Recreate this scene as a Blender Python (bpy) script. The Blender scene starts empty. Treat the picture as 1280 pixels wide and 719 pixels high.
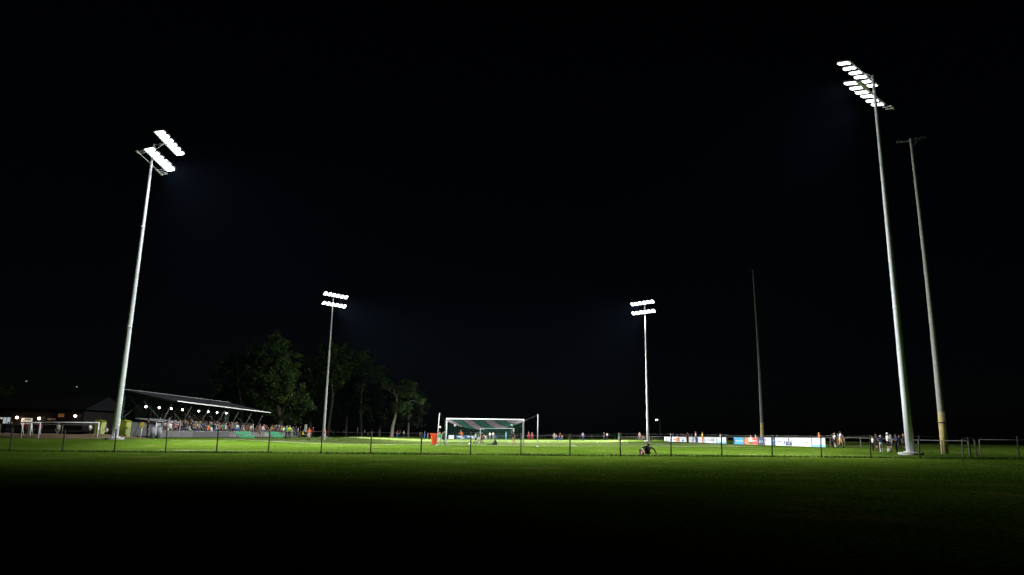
import bpy, bmesh, math, random
from mathutils import Vector, Matrix
random.seed(7)
S = bpy.context.scene
COL = S.collection
R = math.radians
PI = math.pi

# ------------------------------------------------------------------ camera
F_PX, CX, CY = 866.0, 640.0, 359.5
PITCH, ROLL, EYE = math.atan2(544.6 - CY, F_PX), 0.0175, 1.0
fw = Vector((0, math.cos(PITCH), math.sin(PITCH)))
up0 = Vector((0, -math.sin(PITCH), math.cos(PITCH)))
rt = Vector((1, 0, 0)) * math.cos(ROLL) + up0 * math.sin(ROLL)
up = -Vector((1, 0, 0)) * math.sin(ROLL) + up0 * math.cos(ROLL)
EYEP = Vector((0, 0, EYE))
cam = bpy.data.cameras.new('camera')
cam.sensor_fit = 'HORIZONTAL'; cam.sensor_width = 36.0; cam.lens = 36.0 * F_PX / 1280.0
cam.clip_end = 3000.0
camo = bpy.data.objects.new('camera', cam); COL.objects.link(camo)
m = Matrix((rt, up, -fw)).transposed().to_4x4(); m.translation = EYEP
camo.matrix_world = m
S.camera = camo

# ------------------------------------------------------------------ night sky, moonlight, exposure
W = bpy.data.worlds.new('World'); S.world = W; W.use_nodes = True
nt = W.node_tree; nt.nodes.clear()
out = nt.nodes.new('ShaderNodeOutputWorld'); bg = nt.nodes.new('ShaderNodeBackground')
sky = nt.nodes.new('ShaderNodeTexSky'); sky.sky_type = 'NISHITA'; sky.sun_disc = False
SUN_EL, SUN_ROT = R(38), R(150)
sky.sun_elevation = SUN_EL; sky.sun_rotation = SUN_ROT; sky.ozone_density = 4.0
bg.inputs['Strength'].default_value = 0.00025
nt.links.new(sky.outputs['Color'], bg.inputs['Color']); nt.links.new(bg.outputs['Background'], out.inputs['Surface'])
sl = bpy.data.lights.new('moonlight', 'SUN'); sl.energy = 0.0006; sl.angle = R(0.5); sl.color = (0.95, 0.97, 1.0)
so = bpy.data.objects.new('moonlight', sl); COL.objects.link(so)
sd = Vector((math.sin(SUN_ROT) * math.cos(SUN_EL), math.cos(SUN_ROT) * math.cos(SUN_EL), math.sin(SUN_EL)))
so.rotation_euler = sd.to_track_quat('Z', 'Y').to_euler()
S.view_settings.view_transform = 'Standard'; S.view_settings.look = 'None'
S.view_settings.exposure = 0.0; S.view_settings.gamma = 1.0; S.view_settings.use_curve_mapping = False
S.render.engine = 'CYCLES'
S.cycles.use_denoising = True
S.cycles.max_bounces = 4; S.cycles.diffuse_bounces = 2; S.cycles.glossy_bounces = 2
S.cycles.sample_clamp_indirect = 4.0

# floodlight beams: power per crossarm (W) for a factor of 1
BEAM_POWER = 90000.0

# ------------------------------------------------------------------ helpers
def sm(a, b, v):
    t = max(0.0, min(1.0, (v - a) / (b - a))); return t * t * (3 - 2 * t)

def ground(x, y):
    xc = max(-60.0, min(60.0, x))
    z = 0.04 + 0.0095 * xc * (1 - 0.25 * sm(0, 20, 35 - y) )
    s = sm(44, 58, y)
    z += s * (0.46 * sm(15, 31, -x) + 0.14 * sm(15, 27, x))
    z += 0.03 * math.sin(x * 0.31 + 1.1) * math.sin(y * 0.17) * sm(3, 12, y)
    return z

def ray(px, py):
    return fw + rt * ((px - CX) / F_PX) - up * ((py - CY) / F_PX)
def atY(px, py, Y):
    d = ray(px, py); return EYEP + d * (Y / d.y)
def gX(px, Y, py=548):
    x = atY(px, py, Y).x; return x
def atX(px, py, X):
    d = ray(px, py); return EYEP + d * (X / d.x)
def spot(px, Y, py=550):
    x = gX(px, Y, py); return Vector((x, Y, ground(x, Y)))

MATS = {}
def mat(name, col, rough=0.6, metal=0.0, noise=0.12, scale=8.0, emit=None, bump=0.0, spec=0.5, sheen=0.0, transl=0.0, stretch=None):
    if name in MATS: return MATS[name]
    m_ = bpy.data.materials.new(name); m_.use_nodes = True
    n = m_.node_tree; b = n.nodes['Principled BSDF']
    b.inputs['Roughness'].default_value = rough; b.inputs['Metallic'].default_value = metal
    b.inputs['Specular IOR Level'].default_value = spec
    if sheen: b.inputs['Sheen Weight'].default_value = sheen
    tc = n.nodes.new('ShaderNodeTexCoord'); nz = n.nodes.new('ShaderNodeTexNoise')
    nz.inputs['Scale'].default_value = scale; nz.inputs['Detail'].default_value = 5
    if stretch:
        mp = n.nodes.new('ShaderNodeMapping'); mp.inputs['Scale'].default_value = stretch
        n.links.new(tc.outputs['Object'], mp.inputs['Vector']); n.links.new(mp.outputs['Vector'], nz.inputs['Vector'])
    else: n.links.new(tc.outputs['Object'], nz.inputs['Vector'])
    mx = n.nodes.new('ShaderNodeMix'); mx.data_type = 'RGBA'
    mx.inputs[6].default_value = tuple(c * (1 - noise) for c in col) + (1,)
    mx.inputs[7].default_value = tuple(min(1, c * (1 + noise)) for c in col) + (1,)
    n.links.new(nz.outputs['Fac'], mx.inputs[0]); n.links.new(mx.outputs[2], b.inputs['Base Color'])
    if bump:
        bp = n.nodes.new('ShaderNodeBump'); bp.inputs['Strength'].default_value = bump
        n.links.new(nz.outputs['Fac'], bp.inputs['Height']); n.links.new(bp.outputs['Normal'], b.inputs['Normal'])
    if emit:
        b.inputs['Emission Color'].default_value = tuple(emit[:3]) + (1,)
        b.inputs['Emission Strength'].default_value = emit[3]
    if transl:
        tr = n.nodes.new('ShaderNodeBsdfTranslucent'); ms = n.nodes.new('ShaderNodeMixShader'); ms.inputs[0].default_value = transl
        n.links.new(mx.outputs[2], tr.inputs['Color']); n.links.new(b.outputs[0], ms.inputs[1]); n.links.new(tr.outputs[0], ms.inputs[2])
        n.links.new(ms.outputs[0], n.nodes['Material Output'].inputs['Surface'])
    MATS[name] = m_
    return m_

class MB:
    """collects shapes; build() links them as ONE mesh object"""
    def __init__(s): s.v = []; s.f = []; s.mi = []; s.sm = []
    def face(s, idx, mi=0, smooth=False): s.f.append(idx); s.mi.append(mi); s.sm.append(smooth)
    def box(s, c, d, rz=0.0, mi=0, M=None):
        b = len(s.v); c = Vector(c); q = Matrix.Rotation(rz, 3, 'Z') if M is None else M
        for dx in (-.5, .5):
            for dy in (-.5, .5):
                for dz in (-.5, .5):
                    s.v.append(c + q @ Vector((dx * d[0], dy * d[1], dz * d[2])))
        for f in ((0, 1, 3, 2), (4, 6, 7, 5), (0, 4, 5, 1), (2, 3, 7, 6), (0, 2, 6, 4), (1, 5, 7, 3)):
            s.face([b + i for i in f], mi)
        return s
    def prism(s, pts, h0, h1, axis='Z', mi=0):
        b = len(s.v); n = len(pts)
        for h in (h0, h1):
            for p in pts:
                s.v.append(Vector((p[0], p[1], h)) if axis == 'Z' else (Vector((p[0], h, p[1])) if axis == 'Y' else Vector((h, p[0], p[1]))))
        s.face(list(range(b, b + n))[::-1], mi); s.face(list(range(b + n, b + 2 * n)), mi)
        for i in range(n):
            j = (i + 1) % n; s.face([b + i, b + j, b + n + j, b + n + i], mi)
        return s
    def tube(s, pts, rad, n=6, mi=0, cap=True, smooth=True):
        pts = [Vector(p) for p in pts]; b0 = len(s.v); k = len(pts)
        rr = rad if isinstance(rad, (list, tuple)) else [rad] * k
        ref = None
        for i, p in enumerate(pts):
            t = (pts[min(i + 1, k - 1)] - pts[max(i - 1, 0)])
            t = t.normalized() if t.length > 1e-9 else Vector((0, 0, 1))
            if ref is None: ref = Vector((1, 0, 0)) if abs(t.x) < 0.9 else Vector((0, 1, 0))
            a = (ref - t * ref.dot(t)).normalized(); ref = a; bb = t.cross(a)
            for j in range(n):
                an = 2 * PI * j / n
                s.v.append(p + (a * math.cos(an) + bb * math.sin(an)) * rr[i])
        for i in range(k - 1):
            for j in range(n):
                j2 = (j + 1) % n
                s.face([b0 + i * n + j, b0 + i * n + j2, b0 + (i + 1) * n + j2, b0 + (i + 1) * n + j], mi, smooth)
        if cap:
            s.face([b0 + j for j in range(n)][::-1], mi); s.face([b0 + (k - 1) * n + j for j in range(n)], mi)
        return s
    def quad(s, a, b, c, d, mi=0):
        i = len(s.v); s.v += [Vector(a), Vector(b), Vector(c), Vector(d)]; s.face([i, i + 1, i + 2, i + 3], mi); return s
    def sphere(s, c, r, n=10, k=6, mi=0, sc=(1, 1, 1)):
        c = Vector(c); b = len(s.v)
        s.v.append(c + Vector((0, 0, -r * sc[2])))
        for i in range(1, k):
            th = -PI / 2 + PI * i / k
            for j in range(n):
                a = 2 * PI * j / n
                s.v.append(c + Vector((r * sc[0] * math.cos(th) * math.cos(a), r * sc[1] * math.cos(th) * math.sin(a), r * sc[2] * math.sin(th))))
        s.v.append(c + Vector((0, 0, r * sc[2]))); t = len(s.v) - 1
        for j in range(n):
            j2 = (j + 1) % n
            s.face([b, b + 1 + j2, b + 1 + j], mi, True)
            for i in range(k - 2):
                q = b + 1 + i * n
                s.face([q + j, q + j2, q + n + j2, q + n + j], mi, True)
            q = b + 1 + (k - 2) * n
            s.face([q + j, q + j2, t], mi, True)
        return s
    def mesh(s, name, mats):
        me = bpy.data.meshes.new(name)
        me.from_pydata([tuple(v) for v in s.v], [], s.f)
        for m_ in (mats if isinstance(mats, (list, tuple)) else [mats]): me.materials.append(m_)
        me.polygons.foreach_set('material_index', s.mi); me.polygons.foreach_set('use_smooth', s.sm)
        me.update(); return me
    def build(s, name, mats, parent=None, loc=None, bevel=0.0):
        o = bpy.data.objects.new(name, s.mesh(name, mats)); COL.objects.link(o)
        if parent: o.parent = parent
        if loc is not None: o.location = loc
        if bevel:
            bm = bmesh.new(); bm.from_mesh(o.data)
            bmesh.ops.bevel(bm, geom=list(bm.edges), offset=bevel, segments=1, affect='EDGES', clamp_overlap=True)
            bm.to_mesh(o.data); bm.free()
        return o

LABELS = {}
def tag(o, label=None, cat=None, group=None, kind=None):
    if label:
        o['label'] = label; LABELS.setdefault(label, []).append((o.name, group))
    if cat: o['category'] = cat
    if group: o['group'] = group
    if kind: o['kind'] = kind
    return o
def thing(name, loc, label, cat, group=None, rz=0.0):
    o = bpy.data.objects.new(name, None); COL.objects.link(o); o.location = loc; o.rotation_euler = (0, 0, rz)
    o.empty_display_size = 0.3
    return tag(o, label, cat, group)
def kids(o): return [c for c in bpy.data.objects if c.parent == o]
def copy_tree(o, parent=None):
    c = o.copy(); COL.objects.link(c)
    if parent: c.parent = parent
    for ch in list(o.children): copy_tree(ch, c)
    return c
def part(name, me, parent, loc=(0, 0, 0), rot=(0, 0, 0)):
    o = bpy.data.objects.new(name, me); COL.objects.link(o); o.parent = parent; o.location = loc; o.rotation_euler = rot
    return o

# ------------------------------------------------------------------ materials
galv = mat('galvanised_steel', (0.66, 0.67, 0.71), 0.55, 0.1, 0.3, 3.0, bump=0.05, stretch=(1.5, 1.5, .12))
dark_steel = mat('dark_steel', (0.03, 0.032, 0.036), 0.7, 0)
pole_paint = mat('pole_paint', (0.36, 0.36, 0.36), 0.5)
white_paint = mat('white_paint', (0.8, 0.8, 0.8), 0.4)
weathered = mat('weathered_pole', (0.33, 0.32, 0.29), 0.85, 0, 0.3, 3.0, bump=0.2)
pole_foot = mat('pole_foot', (0.42, 0.33, 0.13), 0.85, 0, 0.3, 3.0, bump=0.2)
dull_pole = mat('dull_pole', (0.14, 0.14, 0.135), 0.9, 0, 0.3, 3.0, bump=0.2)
concrete = mat('concrete', (0.42, 0.41, 0.38), 0.9, 0, 0.2, 6.0, bump=0.2)
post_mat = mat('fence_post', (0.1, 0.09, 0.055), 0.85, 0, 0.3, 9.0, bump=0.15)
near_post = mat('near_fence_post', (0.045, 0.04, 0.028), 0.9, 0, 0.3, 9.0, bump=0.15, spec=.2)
rail_mat = mat('rail_pipe', (0.1, 0.1, 0.085), 0.8, 0, 0.25, 5.0, spec=.2)
wire_mat = mat('wire', (0.2, 0.2, 0.19), 0.5, 0.6)
lens_mat = mat('lit_lens', (0.9, 0.9, 0.9), 0.3, emit=(0.97, 0.98, 1.0, 6.0))
warm_lamp = mat('warm_lamp', (0.9, 0.8, 0.7), 0.3, emit=(1.0, 0.72, 0.42, 30.0))
white_lamp = mat('white_lamp', (0.9, 0.9, 0.9), 0.3, emit=(1.0, 0.88, 0.86, 14.0))
net_green = mat('net_green', (0.006, 0.075, 0.045), 0.8)
net_white = mat('net_white', (0.17, 0.14, 0.155), 0.8)
net_dark = mat('net_dark', (0.03, 0.09, 0.06), 0.8)
leafm = None

# ------------------------------------------------------------------ ground
def grass_material(name, dry, pitch=False):
    m_ = bpy.data.materials.new(name); m_.use_nodes = True
    n = m_.node_tree; L = n.links.new; n.nodes.remove(n.nodes['Principled BSDF'])
    b = n.nodes.new('ShaderNodeBsdfDiffuse'); b.inputs['Roughness'].default_value = 0.6      # a lawn has no glossy sheet
    L(b.outputs[0], n.nodes['Material Output'].inputs['Surface'])
    g = n.nodes.new('ShaderNodeNewGeometry')
    def noise(scale, detail, rough=0.6):
        z = n.nodes.new('ShaderNodeTexNoise'); z.inputs['Scale'].default_value = scale
        z.inputs['Detail'].default_value = detail; z.inputs['Roughness'].default_value = rough
        L(g.outputs['Position'], z.inputs['Vector']); return z
    big, mid, fine = noise(0.09, 3), noise(0.7, 6, 0.7), noise(9.0, 4)
    def ramp(src, stops):
        r = n.nodes.new('ShaderNodeValToRGB'); e = r.color_ramp.elements
        e[0].position, e[0].color = stops[0][0], stops[0][1] + (1,)
        e[1].position, e[1].color = stops[1][0], stops[1][1] + (1,)
        for p, c in stops[2:]:
            q = e.new(p); q.color = c + (1,)
        L(src.outputs['Fac'], r.inputs['Fac']); return r
    base = ramp(mid, [(0.25, (0.075, 0.105, 0.030)), (0.62, (0.105, 0.145, 0.040)), (0.85, (0.135, 0.165, 0.060))] if pitch else [(0.25, (0.040, 0.078, 0.008)), (0.62, (0.067, 0.114, 0.013)), (0.85, (0.100, 0.134, 0.024))])
    tone = ramp(big, [(0.3, (0.62, 0.70, 0.6)), (0.7, (1.28, 1.2, 1.15))])
    mul = n.nodes.new('ShaderNodeMix'); mul.data_type = 'RGBA'; mul.blend_type = 'MULTIPLY'; mul.inputs[0].default_value = 1
    L(base.outputs['Color'], mul.inputs[6]); L(tone.outputs['Color'], mul.inputs[7])
    fr = ramp(fine, [(0.3, (0.62, 0.65, 0.55)), (0.7, (1.25, 1.25, 1.2))])
    mul2 = n.nodes.new('ShaderNodeMix'); mul2.data_type = 'RGBA'; mul2.blend_type = 'MULTIPLY'; mul2.inputs[0].default_value = 0.8
    L(mul.outputs[2], mul2.inputs[6]); L(fr.outputs['Color'], mul2.inputs[7])
    col = mul2.outputs[2]
    if pitch:   # mown bands across the pitch: blades bent towards / away
        sx = n.nodes.new('ShaderNodeSeparateXYZ'); L(g.outputs['Position'], sx.inputs[0])
        mt = n.nodes.new('ShaderNodeMath'); mt.operation = 'MULTIPLY'; mt.inputs[1].default_value = 2 * PI / 11.0
        L(sx.outputs['Y'], mt.inputs[0])
        si = n.nodes.new('ShaderNodeMath'); si.operation = 'SINE'; L(mt.outputs[0], si.inputs[0])
        mr = n.nodes.new('ShaderNodeMapRange'); mr.inputs[1].default_value = -0.3; mr.inputs[2].default_value = 0.3
        mr.inputs[3].default_value = 1.05; mr.inputs[4].default_value = 1.3; L(si.outputs[0], mr.inputs[0])
        mm = n.nodes.new('ShaderNodeMix'); mm.data_type = 'RGBA'; mm.blend_type = 'MULTIPLY'; mm.inputs[0].default_value = 1
        L(col, mm.inputs[6]); L(mr.outputs[0], mm.inputs[7]); col = mm.outputs[2]
    if dry:     # worn, straw-coloured patches
        dn = noise(0.35, 5, 0.65)
        dr = ramp(dn, [(0.56, (0, 0, 0)), (0.72, (0.75, 0.75, 0.75))])
        mm = n.nodes.new('ShaderNodeMix'); mm.data_type = 'RGBA'
        L(dr.outputs['Color'], mm.inputs[0]); L(col, mm.inputs[6]); mm.inputs[7].default_value = (0.16, 0.125, 0.055, 1)
        col = mm.outputs[2]
    L(col, b.inputs['Color'])
    bp = n.nodes.new('ShaderNodeBump'); bp.inputs['Strength'].default_value = 0.9; bp.inputs['Distance'].default_value = 0.08
    L(fine.outputs['Fac'], bp.inputs['Height']); L(bp.outputs['Normal'], b.inputs['Normal'])
    return m_
turf = grass_material('turf', True); pitch_turf = grass_material('pitch_turf', False, True)

def sheet(name, xs, ys, m_, lift=0.0):
    b = MB()
    for y in ys:
        for x in xs: b.v.append(Vector((x, y, ground(x, y) + lift)))
    nx = len(xs)
    for j in range(len(ys) - 1):
        for i in range(nx - 1):
            q = j * nx + i; b.face([q, q + 1, q + nx + 1, q + nx], 0, True)
    return b.build(name, m_)
def span(a, b, step):
    n = max(1, round((b - a) / step)); return [a + (b - a) * i / n for i in range(n + 1)]
gxs = [-350, -220, -120] + span(-80, 80, 1.6) + [120, 220, 350]
gys = [-120, -60, -30] + span(-16, 60, 1.0) + span(62, 190, 2.0) + [220, 270, 340, 420]
tag(sheet('ground', gxs, gys, turf), kind='structure')
PXC = -2.65; PX0, PX1, PY0, PY1 = -27.5, 22.2, 68.5, 166.0
tag(sheet('pitch', span(PX0 - 2.0, PX1 + 2.0, 1.6), span(PY0 - 1.2, PY1 + 1.5, 2.0), pitch_turf, 0.006), kind='structure')
lines = MB()
def line(x0, y0, x1, y1, w=0.11):
    n = max(1, int(max(abs(x1 - x0), abs(y1 - y0)) / 1.5)); d = Vector((x1 - x0, y1 - y0, 0)).normalized(); s_ = Vector((-d.y, d.x, 0)) * w / 2
    for i in range(n):
        a = Vector((x0 + (x1 - x0) * i / n, y0 + (y1 - y0) * i / n, 0)); c = Vector((x0 + (x1 - x0) * (i + 1) / n, y0 + (y1 - y0) * (i + 1) / n, 0))
        q = [a - s_, c - s_, c + s_, a + s_]
        for p in q: p.z = ground(p.x, p.y) + 0.024
        lines.quad(*q)
line(PX0, PY0, PX1, PY0); line(PX0, PY1, PX1, PY1); line(PX0, PY0, PX0, PY1); line(PX1, PY0, PX1, PY1)
ym = (PY0 + PY1) / 2; line(PX0, ym, PX1, ym)
for k in range(36):
    a, c = 2 * PI * k / 36, 2 * PI * (k + 1) / 36
    line(PXC + 9.15 * math.cos(a), ym + 9.15 * math.sin(a), PXC + 9.15 * math.cos(c), ym + 9.15 * math.sin(c))
for y0, sg in ((PY0, 1), (PY1, -1)):
    for hw, dp in ((20.1, 16.5), (9.15, 5.5)):
        line(PXC - hw, y0, PXC - hw, y0 + sg * dp); line(PXC + hw, y0, PXC + hw, y0 + sg * dp); line(PXC - hw, y0 + sg * dp, PXC + hw, y0 + sg * dp)
tag(lines.build('pitch_markings', mat('line_paint', (0.62, 0.64, 0.58), 0.8, 0, 0.25, 4.0)), kind='structure')

# dirt bank on the left, behind the mast
bank = MB()
prof = [(0, 0), (0.5, 0.22), (1.3, 0.34), (3.0, 0.36), (5.0, 0.30), (8.0, 0.1)]
b_pts = []
nxb = 60
for i in range(nxb + 1):
    x = -75 + (75 - 33.5) * i / nxb
    for k, (dy, dz) in enumerate(prof):
        y = 58.5 + dy + 0.25 * math.sin(x * 0.9 + k) + (x + 33) * 0.05
        zz = ground(x, y) - 0.05 + dz * (1 + 0.18 * math.sin(x * 1.7 + 2 * k)) * sm(0, 1.5, -33.5 - x + 0.2) + (0.04 if k else 0)
        bank.v.append(Vector((x, y, zz)))
npf = len(prof)
for i in range(nxb):
    for k in range(npf - 1):
        q = i * npf + k; bank.face([q, q + npf, q + npf + 1, q + 1], 0, True)
tag(bank.build('dirt_bank', mat('dirt', (0.11, 0.07, 0.035), 0.95, 0, 0.35, 2.5, bump=0.4)), kind='structure')

# grass blades: longer growth under the near fence, short tufts on the open turf
FY = 35.5
gb = MB()
rg = random.Random(3)
def blade(x, y, h, w, mi=None):
    z = ground(x, y) - 0.01; a = rg.uniform(0, PI); dx, dy = math.cos(a) * w, math.sin(a) * w
    lx, ly = rg.gauss(0, 0.35) * h, rg.gauss(0, 0.35) * h
    i = len(gb.v)
    gb.v += [Vector((x - dx, y - dy, z)), Vector((x + dx, y + dy, z)), Vector((x + lx * .5 + dx * .6, y + ly * .5 + dy * .6, z + h * .6)), Vector((x + lx * .5 - dx * .6, y + ly * .5 - dy * .6, z + h * .6)), Vector((x + lx, y + ly, z + h))]
    mi = rg.choice((0, 0, 0, 1)) if mi is None else mi; gb.face([i, i + 1, i + 2, i + 3], mi); gb.face([i + 3, i + 2, i + 4], mi)
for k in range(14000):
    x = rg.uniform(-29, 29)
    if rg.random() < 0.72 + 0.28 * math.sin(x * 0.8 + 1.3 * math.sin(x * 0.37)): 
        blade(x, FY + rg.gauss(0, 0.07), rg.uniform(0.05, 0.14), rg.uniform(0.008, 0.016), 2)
for k in range(26000):
    y = 15 + 40 * rg.random() ** 0.8; x = rg.uniform(-0.82, 0.82) * y
    blade(x, y, rg.uniform(0.02, 0.06), rg.uniform(0.008, 0.02))
tag(gb.build('grass', [mat('grass_blade', (0.07, 0.14, 0.01), 0.7, 0, 0.3, spec=.1, transl=.5), mat('grass_blade_dry', (0.11, 0.13, 0.025), 0.7, 0, 0.3, spec=.1, transl=.5), mat('long_grass_shaded', (0.03, 0.05, 0.008), 0.8, 0, 0.3, spec=.1, transl=.2)]), 'green grass blades, longest under the near wire fence', 'grass', kind='stuff')  # darker colour of the fence strip paints its backlit shade

# ------------------------------------------------------------------ floodlight masts
LUM_HOUSING = MB()
LUM_HOUSING.prism([(-.33, 0.0), (.33, 0.0), (.33, .74), (.15, .84), (-.15, .84), (-.33, .74)], 0.0, 0.09)
for k in range(5): LUM_HOUSING.box((-.16 + .08 * k, .38, .12), (.012, .55, .06))
LUM_HOUSING.box((0, -.03, .03), (.3, .08, .06))
lum_me = LUM_HOUSING.mesh('luminaire', dark_steel)
lens_b = MB().prism([(-.27, .06), (.27, .06), (.27, .68), (.13, .74), (-.13, .74), (-.27, .68)], -0.05, -0.002)     # glass widened and bulged to stand in for lamp glare
lens_b.prism([(-.22, .1), (.22, .1), (.22, .64), (.1, .7), (-.1, .7), (-.22, .64)], -0.11, -0.0505)
lens_me = lens_b.mesh('lens', lens_mat)
lens_s = MB().prism([(-.19, .04), (.19, .04), (.19, .70), (.09, .78), (-.09, .78), (-.19, .70)], -0.04, -0.002).mesh('lens', lens_mat)

def mast(x, y, aim, label, offs, beams, extra=False, tilt=13, small=False):
    zg = ground(x, y)
    t = thing('floodlight_mast', (x, y, zg), label, 'floodlight mast', 'lit floodlight masts around the pitch')
    H = 25.0 - zg
    aim = Vector(aim + (0,)).normalized(); bar = Vector((aim.y, -aim.x, 0))
    rz = math.atan2(aim.y, aim.x) - PI / 2        # local +y = aim
    q = Matrix.Rotation(rz, 3, 'Z')
    p = MB(); n = 9
    p.tube([(0, 0, 0.16 + (H - 0.16) * i / n) for i in range(n + 1)], [0.235 - 0.15 * (i / n) for i in range(n + 1)], 12, cap=True)
    p.tube([(0, 0, 0.16), (0, 0, 0.2)], 0.38, 12)
    for k in (0.36, 0.7): p.tube([(0, 0, H * k - .05), (0, 0, H * k + .05)], 0.25 - 0.15 * k, 12)
    p.build('pole', galv, t)
    MB().tube([(0, 0, -0.2), (0, 0, 0.14)], 0.68, 24, smooth=False).build('plinth', concrete, t, bevel=0.02)
    bme = MB().tube([(0, 0, 0.14), (0, 0, 0.25)], 0.022, 6).mesh('anchor_bolt', dark_steel)
    for k in range(6): part('anchor_bolt', bme, t, (0.31 * math.cos(k * PI / 3), 0.31 * math.sin(k * PI / 3), 0))
    MB().box((0.19, 0, 1.3), (0.06, 0.22, 0.5)).build('access_door', galv, t)
    MB().tube([(.16, .2, .3), (.12, .15, 9), (.07, .09, 23.2 - zg)], .025, 6).build('conduit', dark_steel, t)
    for (zb, fwd, sh), (az, targ, half, power) in zip(offs, beams):
        c = aim * fwd + bar * sh + Vector((0, 0, zb - zg))
        a = MB(); a.tube([c - bar * 2.4, c + bar * 2.4], 0.055, 8)
        a.tube([Vector((0, 0, min(H - .1, zb - zg))), c], 0.045, 6)
        if fwd > .4: a.tube([Vector((0, 0, min(H - .7, zb - zg - .6))), c], 0.03, 6)
        a.build('crossarm', galv, t)
        for k in range(6):
            s_ = -2.15 + 4.3 * k / 5
            o = part('luminaire', lum_me, t, c + bar * s_ + aim * 0.06 + Vector((0, 0, -0.03)), (R(tilt + rg.uniform(-3, 3)), 0, rz + R(rg.uniform(-4, 4))))
            part('lens', lens_s if small else lens_me, o)
        ld = bpy.data.lights.new('flood_beam', 'SPOT'); ld.energy = BEAM_POWER * power; ld.color = (0.95, 0.98, 1.0)
        ld.spot_size = R(2 * half); ld.spot_blend = 1.0; ld.shadow_soft_size = 0.35
        lo = bpy.data.objects.new('flood_beam', ld); COL.objects.link(lo); lo.parent = t
        lo.location = c + aim * 0.95 + Vector((0, 0, -0.25))
        tgt = Vector((math.cos(az), math.sin(az), 0)) * targ; d = (tgt - lo.location).normalized()
        lo.rotation_euler = d.to_track_quat('-Z', 'Y').to_euler()
    if extra:      # older bare brackets hanging on the lower arm
        e = MB()
        for k in (-2.9, -2.6, -2.2, -1.8, 1.9, 2.3):
            c = bar * k + Vector((0, 0, 23.3 - zg)) - aim * .25
            e.tube([c, c + aim * .5 + Vector((0, 0, .12))], 0.02, 5); e.box(c, (.22, .16, .1), rz)
        e.tube([bar * -3.0 + Vector((0, 0, 23.3 - zg)) - aim * .2, bar * 2.5 + Vector((0, 0, 23.3 - zg)) - aim * .2], 0.025, 6)
        e.tube([Vector((0, 0, 23.3 - zg)), -aim * .2 + Vector((0, 0, 23.3 - zg))], 0.03, 6)
        e.build('spare_bracket', galv, t)
    return t

mast(-31.0, 55.8, (1.0, 0.10), 'tall grey mast at left, both lamp rows lit, beside the grandstand', [(25.0, 1.0, 0.3), (23.5, 0.3, 0.1)], [(.62, 27.6, 80, .31), (-.07, 25.6, 51.6, 2.35)], True)
mast(23.9, 42.3, (-0.66, 0.75), 'tallest grey mast at right, rows of twelve separate lit lamps, on a round concrete plinth', [(25.25, 0.42, -0.2), (23.95, 0.3, 0.3)], [(2.53, 34.4, 66.6, 1.16), (3.34, 17.3, 34.5, .84)], True, small=True)
mast(-32.0, 122.0, (1.0, -0.9), 'distant lit mast in front of the trees, left of the goal', [(24.75, 0.4, 0.0), (23.1, 0.15, 0.0)], [(-.67, 42.5, 26, 5.0), (.43, 36.2, 52.6, 4.7)], tilt=38)
mast(24.25, 124.0, (-1.0, -1.0), 'distant lit mast right of the goal, against plain black sky', [(24.75, 0.4, 0.0), (23.1, 0.15, 0.0)], [(3.77, 37.6, 41.4, 3.8), (1.96, 25.8, 41.3, 4.7)], tilt=38)

# two older unlit masts on the right
def old_mast(x, y, H, label, arm, pm, heads):
    zg = ground(x, y); t = thing('unlit_mast', (x, y, zg), label, 'light mast', 'older unlit masts right of the pitch')
    n = 8; bend = Vector((0.12, 0.05, 0))
    p = MB(); p.tube([bend * math.sin(PI * i / n) + Vector((0, 0, H * i / n - (.3 if i == 0 else 0))) for i in range(n + 1)], [0.22 - 0.14 * i / n for i in range(n + 1)], 10)
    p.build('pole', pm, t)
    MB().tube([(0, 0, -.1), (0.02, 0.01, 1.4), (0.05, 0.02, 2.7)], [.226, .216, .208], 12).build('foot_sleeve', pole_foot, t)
    sme = MB().tube([(0, 0, 2.6), (0.3, 0, 2.62)], 0.012, 5).mesh('step_bolt', galv)
    for k in range(6): part('step_bolt', sme, t, (0, 0, k * 0.9))
    MB().tube([(0, 0, 2.0), (0, 0, 2.06)], 0.245, 12).build('steel_band', dark_steel, t)
    d = Vector((math.cos(arm), math.sin(arm), 0)); top = Vector((0, 0, H - 0.15))
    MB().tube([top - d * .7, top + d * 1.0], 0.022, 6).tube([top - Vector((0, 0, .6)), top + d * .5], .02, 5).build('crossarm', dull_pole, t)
    for k in heads:
        f = MB(); c = top + d * k + Vector((0, 0, 0.04)); f.tube([c, c + Vector((-.1, .1, .12))], 0.03, 6)
        q = Vector((-.5, .6, -.35)).normalized(); f.tube([c + Vector((-.1, .1, .12)), c + Vector((-.1, .1, .12)) + q * .08, c + Vector((-.1, .1, .12)) + q * .26], [.04, .08, .12], 10)
        f.build('lamp_head', dark_steel, t)
old_mast(28.65, 46.7, 22.2, 'weathered unlit pole right of the tallest lit mast, yellowish at its foot', R(-28), weathered, (-.5, .6, .95))
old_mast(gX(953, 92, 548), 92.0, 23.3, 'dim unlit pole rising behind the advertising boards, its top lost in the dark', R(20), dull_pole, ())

# ------------------------------------------------------------------ fences
def post_shape(h, r=0.032, lean=(0, 0), n=8):
    return MB().tube([(0, 0, -0.25), (0, 0, h * .5), (lean[0], lean[1], h - .01), (lean[0], lean[1], h)], [r, r, r, r * .6], n)
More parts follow.
